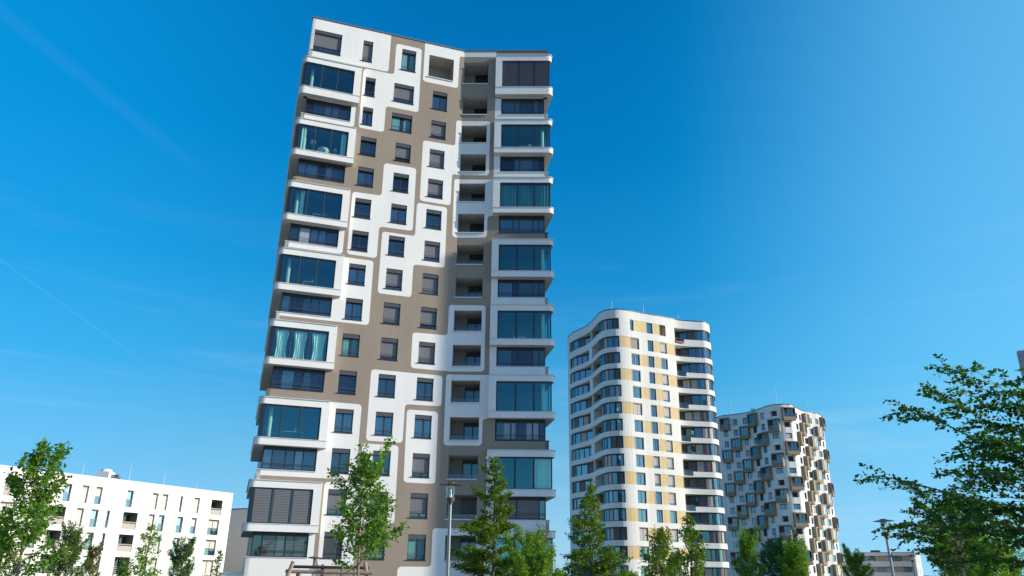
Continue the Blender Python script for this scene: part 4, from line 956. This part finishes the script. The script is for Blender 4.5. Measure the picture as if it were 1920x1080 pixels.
# tower of the same estate, to the right of the picture; its shade falls on the foot of the near tower
PN = Path([(78, 66), (62, 66), (62, 50.55), (80, 50.55)][::-1], s0=0)
NT = thing('apartment_tower', 'white apartment tower of the same estate, out of the picture to the right', 'apartment tower', (70, 58, 0)); NL = NT.location
PN = Path([(62, 66), (62, 50.55), (82, 50.55)], s0=0); hN = []
for i in range(16):
    for k in range(4): hN.append((1.6 + k * 3.6, 3.2 + k * 3.6, 1.6 + i * 3, 3.4 + i * 3, .25, None))
    for k in range(5): hN.append((17 + k * 3.6, 18.6 + k * 3.6, 1.6 + i * 3, 3.4 + i * 3, .25, None))
b = MB(); facade(b, PN, 0, PN.s[-1], -1.6, 51.2, hN, [], WHITE2, WHITE2)
for A, C in (((82, 50.55), (82, 66)), ((82, 66), (62, 66))): b.face([(*A, 0), (*C, 0), (*C, 51.2 + EYE), (*A, 51.2 + EYE)], WHITE2)
b.face([(62, 66, 52.6), (62, 50.55, 52.6), (82, 50.55, 52.6), (82, 66, 52.6)], MATS['roof_gravel'])
build('wall', b, NT, (-NL.x, -NL.y, 0))
hh = sorted(hN, key=lambda h: h[2])[::-1]
b = MB()
for h in hh: a, c = PN.at(h[0] + .01, .2), PN.at(h[1] - .01, .2); b.face([(*a, h[2] + EYE), (*c, h[2] + EYE), (*c, h[3] + EYE), (*a, h[3] + EYE)], G_WIN)
o = build('window', b, NT, (-NL.x, -NL.y, 0)); o['kind'] = 'stuff'
#@@TREES
BARK = mat('bark', (0.16, 0.125, 0.095), 0.9, noise=(9, .3), bump=(40, .6))
BARKP = mat('bark_pale', (0.28, 0.22, 0.17), 0.9, noise=(9, .25), bump=(40, .5))
L_MAPLE = leafmat('maple_leaf', [(0.055, 0.15, 0.010), (0.105, 0.25, 0.014), (0.19, 0.37, 0.022)], .45)
L_HORN = leafmat('hornbeam_leaf', [(0.04, 0.11, 0.010), (0.105, 0.21, 0.014), (0.24, 0.35, 0.025)], .45)
L_BRIGHT = leafmat('bright_leaf', [(0.09, 0.22, 0.010), (0.15, 0.32, 0.014), (0.25, 0.42, 0.02)], .46)
L_OLIVE = leafmat('olive_leaf', [(0.05, 0.12, 0.022), (0.10, 0.20, 0.03), (0.17, 0.27, 0.045)], .42)
L_RUST = leafmat('rusty_leaf', [(0.08, 0.16, 0.02), (0.13, 0.19, 0.03), (0.26, 0.15, 0.03)], .4)
L_BEECH = leafmat('beech_leaf', [(0.015, 0.065, 0.014), (0.035, 0.12, 0.016), (0.09, 0.22, 0.02)], .42, .03)
L_BLUE = leafmat('blue_green_leaf', [(0.04, 0.12, 0.03), (0.07, 0.18, 0.04), (0.12, 0.25, 0.05)], .4)

def leaves_mesh(name, P, D, size, m, rng, droop=0.3, wid=.55, flat=.5):
    """one small four-sided leaf per point, hanging along direction D"""
    n = len(P); P = np.asarray(P, float); D = np.asarray(D, float)
    D = D + rng.normal(0, .45, (n, 3)); D[:, 2] -= droop; D /= np.linalg.norm(D, axis=1)[:, None] + 1e-9
    U = rng.normal(0, flat, (n, 3)); U[:, 2] += 1.0; Sd = np.cross(D, U); Sd /= np.linalg.norm(Sd, axis=1)[:, None] + 1e-9
    Nn = np.cross(Sd, D); sz = size * rng.uniform(.6, 1.25, n)[:, None]
    a = P; b = P + D * sz * .45 + Sd * sz * wid * .5 + Nn * sz * .06; c = P + D * sz; d = P + D * sz * .45 - Sd * sz * wid * .5 + Nn * sz * .06
    V = np.stack([a, b, c, d], 1).reshape(-1, 3); me = bpy.data.meshes.new(name)
    me.vertices.add(4 * n); me.vertices.foreach_set('co', V.ravel()); me.loops.add(4 * n); me.loops.foreach_set('vertex_index', np.arange(4 * n))
    me.polygons.add(n); me.polygons.foreach_set('loop_start', np.arange(n) * 4); me.polygons.foreach_set('loop_total', np.full(n, 4)); me.materials.append(m); me.update(calc_edges=True)
    return me
def tree(name, label, x, y, H, Rr, kind, seed, leaf, m, nb=40, dens=1.0, h0=.28, bark=None, group=None, cat='tree', lean=(0, 0), trunk_r=None, stake=False):
    rng = np.random.default_rng(seed); bark = bark or BARK
    root = thing(name, label, cat, (x, y, 0), 0, group); tr = trunk_r or H * .011
    T = MB(); npt = 9; ph = rng.uniform(0, 6.28)
    tp = [(lean[0] * t * H + .012 * H * math.sin(t * 5 + ph) * t, lean[1] * t * H + .01 * H * math.cos(t * 4 + ph) * t, t * H * .97) for t in np.linspace(0, 1, npt)]
    T.tube(tp, [tr * (1 - .9 * t) + .004 for t in np.linspace(0, 1, npt)], bark, 8)
    def trunk(t):
        f = t / .97 * (npt - 1) if t < .97 else npt - 1.001; i = min(int(f), npt - 2); a, b = np.array(tp[i]), np.array(tp[i + 1]); return a + (b - a) * (f - i)
    P, D = [], []
    ga = rng.uniform(0, 6.28)
    for k in range(nb):
        t = (k + rng.uniform(.0, .9)) / nb; t = t ** (.9 if kind == 'tier' else 1.0); hz = h0 + (1 - h0) * t * .985
        if kind == 'maple': prof = min(1, .70 + t * 1.6) * (1 - t) ** .95 * (1.0 if k % 2 else .78) + .07; el = R(22 + 48 * t + rng.uniform(-12, 12)); curve = .35
        elif kind == 'tier': prof = (1 - t) ** .95 * (0.80 + .28 * math.sin(t * 31 + seed)) + .05; el = R(4 + 34 * t + rng.uniform(-9, 9)); curve = -.05
        elif kind == 'oval': prof = min(1, .5 + t * 2) * (1 - t ** 2.2) ** .6 + .04; el = R(40 + 30 * t + rng.uniform(-12, 12)); curve = .3
        else: prof = min(1, .70 + t * 1.2) * (1 - t ** 3.2) ** .7 + .12; el = R(26 + 26 * t + rng.uniform(-14, 14)); curve = -.75
        L_ = Rr * prof * (rng.uniform(.5, 1.18) if kind != 'spread' else rng.uniform(.72, 1.1)); az = ga + k * 2.39996 + rng.uniform(-.4, .4); p0 = trunk(hz * .97)
        e = np.array([math.cos(az) * math.cos(el), math.sin(az) * math.cos(el), math.sin(el)]); L_ /= max(math.cos(el), .42)
        n_ = 6; pts = []; q = p0.copy(); d = e.copy()
        for j in range(n_ + 1):
            pts.append(q.copy()); d = d + np.array([0, 0, curve * .12]) + rng.normal(0, .07, 3); d /= np.linalg.norm(d); q = q + d * L_ / n_
        br = max(tr * .42 * (1 - t) * (L_ / Rr) ** .5, .004); T.tube([tuple(v) for v in pts], [br * (1 - .85 * j / n_) + .0015 for j in range(n_ + 1)], bark, 4, False)
        tot = max(5, int(L_ / Rr * 30 * dens))
        for w in range(tot):
            u = rng.uniform(.12, 1.0) ** .8; f = u * n_; i = min(int(f), n_ - 1); b0 = pts[i] + (pts[i + 1] - pts[i]) * (f - i); bd = pts[i + 1] - pts[i]; bd /= np.linalg.norm(bd)
            sdv = np.cross(bd, [0, 0, 1]); sdv /= np.linalg.norm(sdv) + 1e-6; sgn = rng.choice([-1, 1]); upf = rng.normal(0.08, .22) if kind == 'tier' else (rng.normal(.0, .16) if kind == 'spread' else rng.normal(.1, .45))
            td = bd * rng.uniform(.5, 1.0) + sdv * sgn * rng.uniform(.3, 1.0) + np.array([0, 0, upf]); td /= np.linalg.norm(td)
            tl = (.10 + .30 * (1 - u) * rng.uniform(.5, 1.1) + .05) * L_ * (1 if kind != 'spread' else 1.3); tl = min(tl, Rr * .42)
            nl = max(5, int(tl / leaf * 3.0)); ss = np.linspace(.1, 1, nl)
            bend = -.25 if kind in ('spread',) else (-.10 if kind == 'tier' else -.05)
            pp = b0 + np.outer(ss * tl, td) + np.outer(ss ** 2 * tl * bend, [0, 0, 1]) + rng.normal(0, leaf * (.2 if kind == 'spread' else .35), (nl, 3)); P.append(pp)
            side = np.where(np.arange(nl) % 2, 1, -1)[:, None] * np.cross(td, [0, 0, 1]); D.append(td * .6 + side * .7)
            if kind == 'spread' and w % 2 == 0 or (w % 5 == 0): T.tube([tuple(b0), tuple(b0 + td * tl * .5 + np.array([0, 0, bend * tl * .25])), tuple(b0 + td * tl + np.array([0, 0, bend * tl]))], [br * .35, .003, .0015], bark, 3, False)
    P = np.concatenate(P); D = np.concatenate(D)
    # leader tuft
    top = np.array(tp[-1]); nn = int(30 * dens); P = np.concatenate([P, top + rng.normal(0, 1, (nn, 3)) * [Rr * .05, Rr * .05, H * .02]]); D = np.concatenate([D, rng.normal(0, 1, (nn, 3))])
    tk = build('trunk', T, root, smooth=True)
    fl = {'maple': .75, 'tier': .35, 'spread': .55}.get(kind, .7)
    link('crown', leaves_mesh('crown', P, D, leaf, m, rng, droop=.45 if kind == 'maple' else .2, wid=.62 if kind != 'spread' else .75, flat=fl), root)
    return root
G1 = 'young trees planted along the path'
tree('maple_tree', 'largest maple at the left, upright and bright green, in front of the low white block', -13.24, 22.38, 5.15, 1.50, 'maple', 3, .125, L_MAPLE, nb=38, dens=1.35, h0=.30, group=G1, bark=BARKP)
tree('maple_tree', 'young maple with bare stem before the tall taupe tower, left of the lamp', -4.30, 23.62, 5.02, 1.64, 'maple', 11, .12, L_MAPLE, nb=36, dens=1.35, h0=.385, group=G1, bark=BARKP)
tree('hornbeam_tree', 'conical tree with level tiers of dark green leaves just right of the tall street lamp', -.54, 27.99, 5.85, 2.2, 'tier', 5, .10, L_HORN, nb=80, dens=3.4, h0=.10, group=G1)
tree('hornbeam_tree', 'conical tiered tree in front of the left edge of the curved white tower', 3.20, 31.84, 5.45, 2.25, 'tier', 8, .11, L_HORN, nb=70, dens=3.0, h0=.08, group=G1)
tree('shrub', 'low bright green bush at the foot of the tiered tree beside the tall taupe tower', .75, 26.6, 2.80, .85, 'oval', 9, .07, L_BRIGHT, nb=34, dens=1.2, h0=.1, cat='bush')
tree('small_tree', 'thin small tree with sparse rusty leaves at the right foot of the tall taupe tower', 1.25, 29.97, 3.28, .55, 'oval', 21, .06, L_RUST, nb=30, dens=.42, h0=.35, bark=mat('bark_grey', (.30, .27, .24), .9), trunk_r=.03)
tree('small_tree', 'loose olive green tree in front of the middle of the curved white tower', 6.92, 37.36, 3.92, 1.5, 'maple', 22, .12, L_HORN, nb=44, dens=1.2, h0=.12, group=G1)
tree('small_tree', 'narrow dark tree beside the thin street lamp in front of the curved white tower', 7.78, 35.15, 4.47, 1.3, 'maple', 23, .115, L_HORN, nb=44, dens=1.0, h0=.12, group=G1)
tree('small_tree', 'bright green pointed tree at the left foot of the box-bay tower', 16.77, 57.61, 4.53, 1.15, 'oval', 24, .11, L_BRIGHT, nb=40, dens=1.1, h0=.12)
tree('small_tree', 'round blue-green tree at the foot of the box-bay tower', 21.93, 66.47, 4.03, 1.6, 'oval', 25, .13, L_BLUE, nb=38, dens=1.1, h0=.1)
tree('small_tree', 'yellow-green bushy tree at the right foot of the box-bay tower', 19.75, 56.69, 3.72, 1.25, 'oval', 26, .11, L_BRIGHT, nb=38, dens=1.1, h0=.1)
tree('small_tree', 'yellow-green bushy tree in front of the low block with brown panels', 29.2, 69.0, 3.98, 1.25, 'oval', 27, .12, L_BRIGHT, nb=36, dens=1.1, h0=.1)
tree('small_tree', 'dark feathery small tree in front of the low white block, right of the large maple', -21.21, 39.69, 3.49, .95, 'oval', 31, .085, L_OLIVE, nb=38, dens=1.0, h0=.12)
tree('small_tree', 'small tree with some reddish leaves among the dark trees before the low white block', -20.4, 40.6, 3.05, .5, 'oval', 32, .08, L_RUST, nb=26, dens=.9, h0=.2)
tree('small_tree', 'fresh green tufted tree before the balconies of the low white block', -16.1, 36.61, 3.89, 1.15, 'maple', 33, .10, L_BRIGHT, nb=36, dens=.9, h0=.12)
tree('small_tree', 'very small dark tree in front of the lowest balcony of the low white block', -25.31, 54.4, 2.62, .55, 'oval', 34, .09, L_OLIVE, nb=24, dens=.9, h0=.2)
tree('small_tree', 'feathery pale green conical tree before the right part of the low white block', -21.99, 55.82, 3.73, 1.1, 'oval', 35, .10, L_BLUE, nb=38, dens=1.0, h0=.1)
tree('small_tree', 'sparse olive small tree before the right end of the low white block', -18.22, 51.89, 3.35, .82, 'maple', 36, .10, L_OLIVE, nb=32, dens=.55, h0=.12)
tree('small_tree', 'low dark green tree at the bottom left corner beneath the large maple', -20.9, 33.6, 2.55, 1.0, 'oval', 37, .09, L_HORN, nb=30, dens=.9, h0=.1)
big = tree('beech_tree', 'big dark beech with drooping outer twigs, nearest tree at the right edge', 8.10, 11.52, 4.2, 1.70, 'spread', 47, .078, L_BEECH, nb=66, dens=.56, h0=.22, trunk_r=.09)
tree('beech_tree', 'smaller beech with its bare trunk showing, behind the big dark beech', 10.6, 19.3, 3.45, .95, 'spread', 42, .08, L_BEECH, nb=36, dens=.7, h0=.60, trunk_r=.07, bark=BARKP)
tree('background_tree', 'broad dark green tree directly right of the low block with brown panels', 28.6, 52.6, 4.2, 1.35, 'oval', 43, .12, L_BLUE, nb=44, dens=1.3, h0=.08)
tree('background_tree', 'blue-green tree behind the left twigs of the big beech', 21.3, 39.64, 3.93, 1.2, 'maple', 44, .09, L_BLUE, nb=44, dens=1.0, h0=.1)
tree('background_tree', 'bright sunlit tree under the left side of the big beech', 22.6, 41.0, 3.2, 1.5, 'oval', 45, .09, L_BRIGHT, nb=44, dens=1.3, h0=.08)
tree('background_tree', 'bright sunlit bush left of the bare beech trunk', 18.3, 31.2, 2.55, 1.1, 'oval', 46, .08, L_BRIGHT, nb=36, dens=1.2, h0=.08, cat='bush')
tree('background_tree', 'sunlit bush right of the bare beech trunk', 24.2, 40.2, 2.85, 1.1, 'oval', 47, .09, L_BRIGHT, nb=34, dens=1.1, h0=.08, cat='bush')

# ================================================================== street lamps
STEEL = mat('galvanised_steel', (0.30, 0.31, 0.34), 0.38, metal=0.75, noise=(6, .08)); HOOD = mat('brown_hood', (0.10, 0.075, 0.06), 0.38, metal=0.3); REFL = mat('lamp_reflector', (.75, .76, .78), .25, metal=.8)
def lamp(label, x, y, H, k=1.0, lean=0.0):
    t = thing('street_lamp', label, 'street lamp', (x, y, 0), 0, 'street lamps with flat round hoods')
    if lean: t.rotation_euler.y = lean
    hz = H
    b = MB(); b.tube([(0, 0, 0), (0, 0, .9), (0, 0, .92), (0, 0, hz - .62 * k)], [.075 * k, .075 * k, .056 * k, .048 * k], STEEL, 16); build('pole', b, t, smooth=False)
    smoothshade(t.children[0])
    b = MB(); b.lathe([(0, -.66 * k), (.075 * k, -.66 * k), (.075 * k, -.60 * k), (.125 * k, -.58 * k), (.135 * k, -.46 * k), (0, -.46 * k)], HOOD, 24); o = build('collar', b, t, (0, 0, hz)); smoothshade(o)
    b = MB(); b.lathe([(.135 * k, -.46 * k), (.148 * k, -.10 * k)], G_CLR, 24); o = build('lantern_glass', b, t, (0, 0, hz), smooth=True)
    b = MB(); b.lathe([(0, -.45 * k), (.05 * k, -.45 * k), (.05 * k, -.34 * k), (.028 * k, -.32 * k), (.028 * k, -.2 * k), (.09 * k, -.11 * k), (0, -.10 * k)], REFL, 16)
    for a in range(4): b.tube([(.128 * k * math.cos(a * 1.571 + .5), .128 * k * math.sin(a * 1.571 + .5), -.46 * k), (.135 * k * math.cos(a * 1.571 + .5), .135 * k * math.sin(a * 1.571 + .5), -.10 * k)], .007 * k, HOOD, 4)
    o = build('reflector', b, t, (0, 0, hz)); smoothshade(o)
    b = MB(); b.lathe([(0, -.10 * k), (.15 * k, -.10 * k), (.36 * k, -.085 * k), (.37 * k, -.075 * k), (.2 * k, -.035 * k), (.12 * k, -.025 * k), (.12 * k, .0), (0, .01 * k)], HOOD, 40); o = build('hood', b, t, (0, 0, hz)); smoothshade(o)
    return t
lamp('tall street lamp with a wide round brown hood in front of the tall taupe tower', -1.83, 24.93, 4.53)
lamp('street lamp with a flat hood standing against the sky left of the big beech', 13.55, 29.05, 3.92, .98, lean=R(-1.5))
lamp('thin street lamp before the right edge of the curved white tower', 13.71, 60.47, 4.45)
lamp('small distant street lamp before the left edge of the box-bay tower', 20.47, 75.27, 4.2)
lamp('small distant street lamp before the low block with brown panels', 31.71, 64.64, 4.08, .9)
def pathlamp(label, x, y, H):
    t = thing('path_lamp', label, 'path lamp', (x, y, 0), 0, 'slim path lamps with disc heads')
    b = MB(); b.tube([(0, 0, 0), (0, 0, H - .06)], [.045, .035], STEEL, 12); build('pole', b, t, smooth=True)
    b = MB(); b.lathe([(0, -.08), (.1, -.08), (.34, -.04), (.34, -.02), (.1, .03), (0, .04)], HOOD if x > -20 else RAIL, 32); o = build('disc_head', b, t, (0, 0, H)); smoothshade(o)
    b = MB(); b.box(-.10, .10, -.055, -.05, -.18, .18, mat('sign_white', (.75, .75, .73), .5)); build('label_plate', b, t, (-.1, 0, H - .55))
pathlamp('slim path lamp with a disc head behind the wooden climbing frame', -9.17, 38.93, 2.66)
pathlamp('slim path lamp with a disc head at the far left under the large maple', -28.33, 47.14, 2.2)
pathlamp('slim path lamp with a disc head between the large maple and the dark feathery tree', -36.25, 65.66, 2.3)
# ================================================================== wooden climbing frame
WD = mat('weathered_wood', (0.40, 0.29, 0.20), 0.85, noise=(12, .25), bump=(30, .5)); WDG = mat('grey_wood', (0.27, 0.25, 0.23), .85, noise=(12, .2)); WDD = mat('dark_beam', (0.07, .05, .045), .7)
CF = thing('climbing_frame', 'wooden climbing frame of round logs at the foot of the tall taupe tower', 'climbing frame', (-8.2, 37.0, 0))
def log(name, a, c, r, m): b = MB(); b.tube([a, tuple((Vector(a) + Vector(c)) / 2), c], [r, r * .95, r * .9], m, 12); o = build(name, b, CF); smoothshade(o)
log('post', (-2.15, -.3, 0), (-1.45, .0, 2.42), .095, WD); log('post', (-1.3, .6, 0), (-1.35, .6, 2.05), .09, WD); log('post', (-.15, .4, 0), (-.20, .4, 2.32), .09, WD)
log('post', (.78, -.1, 0), (.80, -.1, 2.46), .085, WDG); log('post', (2.25, .0, 0), (1.75, .1, 2.40), .095, WD); log('post', (1.25, .7, 0), (1.2, .7, 2.25), .08, WD)
log('beam', (-1.75, .0, 2.0), (.55, .25, 1.97), .085, WD); log('beam', (.35, -.15, 1.98), (2.15, -.05, 1.96), .085, WD); log('beam', (-1.5, .3, 2.2), (1.9, .3, 2.18), .07, WDD)
b = MB()
for k in range(5): x = -1.2 + k * .75; b.tube([(x, .1, 2.0), (x + .18, .1, 1.75), (x + .02, .1, 1.4), (x + .1, .1, .6)], .018, mat('rope', (.62, .56, .46), .9), 5)
b.tube([(-1.3, .1, 1.5), (.3, .12, 1.3), (2, .1, 1.5)], .018, MATS['rope'], 5); build('rope_net', b, CF)
# low white wall in front of the beige block
LW = thing('garden_wall', 'low white wall with a thin post in front of the beige block', 'wall', (-19.0, 57.5, 0))
b = MB(); b.box(-1.0, 1.15, -.15, .15, 0, 2.02, WHITEL); b.box(-1.05, 1.2, -.19, .19, 2.02, 2.1, LEDGE); build('wall', b, LW)
b = MB(); b.tube([(.55, 0, 2.1), (.55, 0, 2.75)], .035, LEDGE, 8); build('post', b, LW)
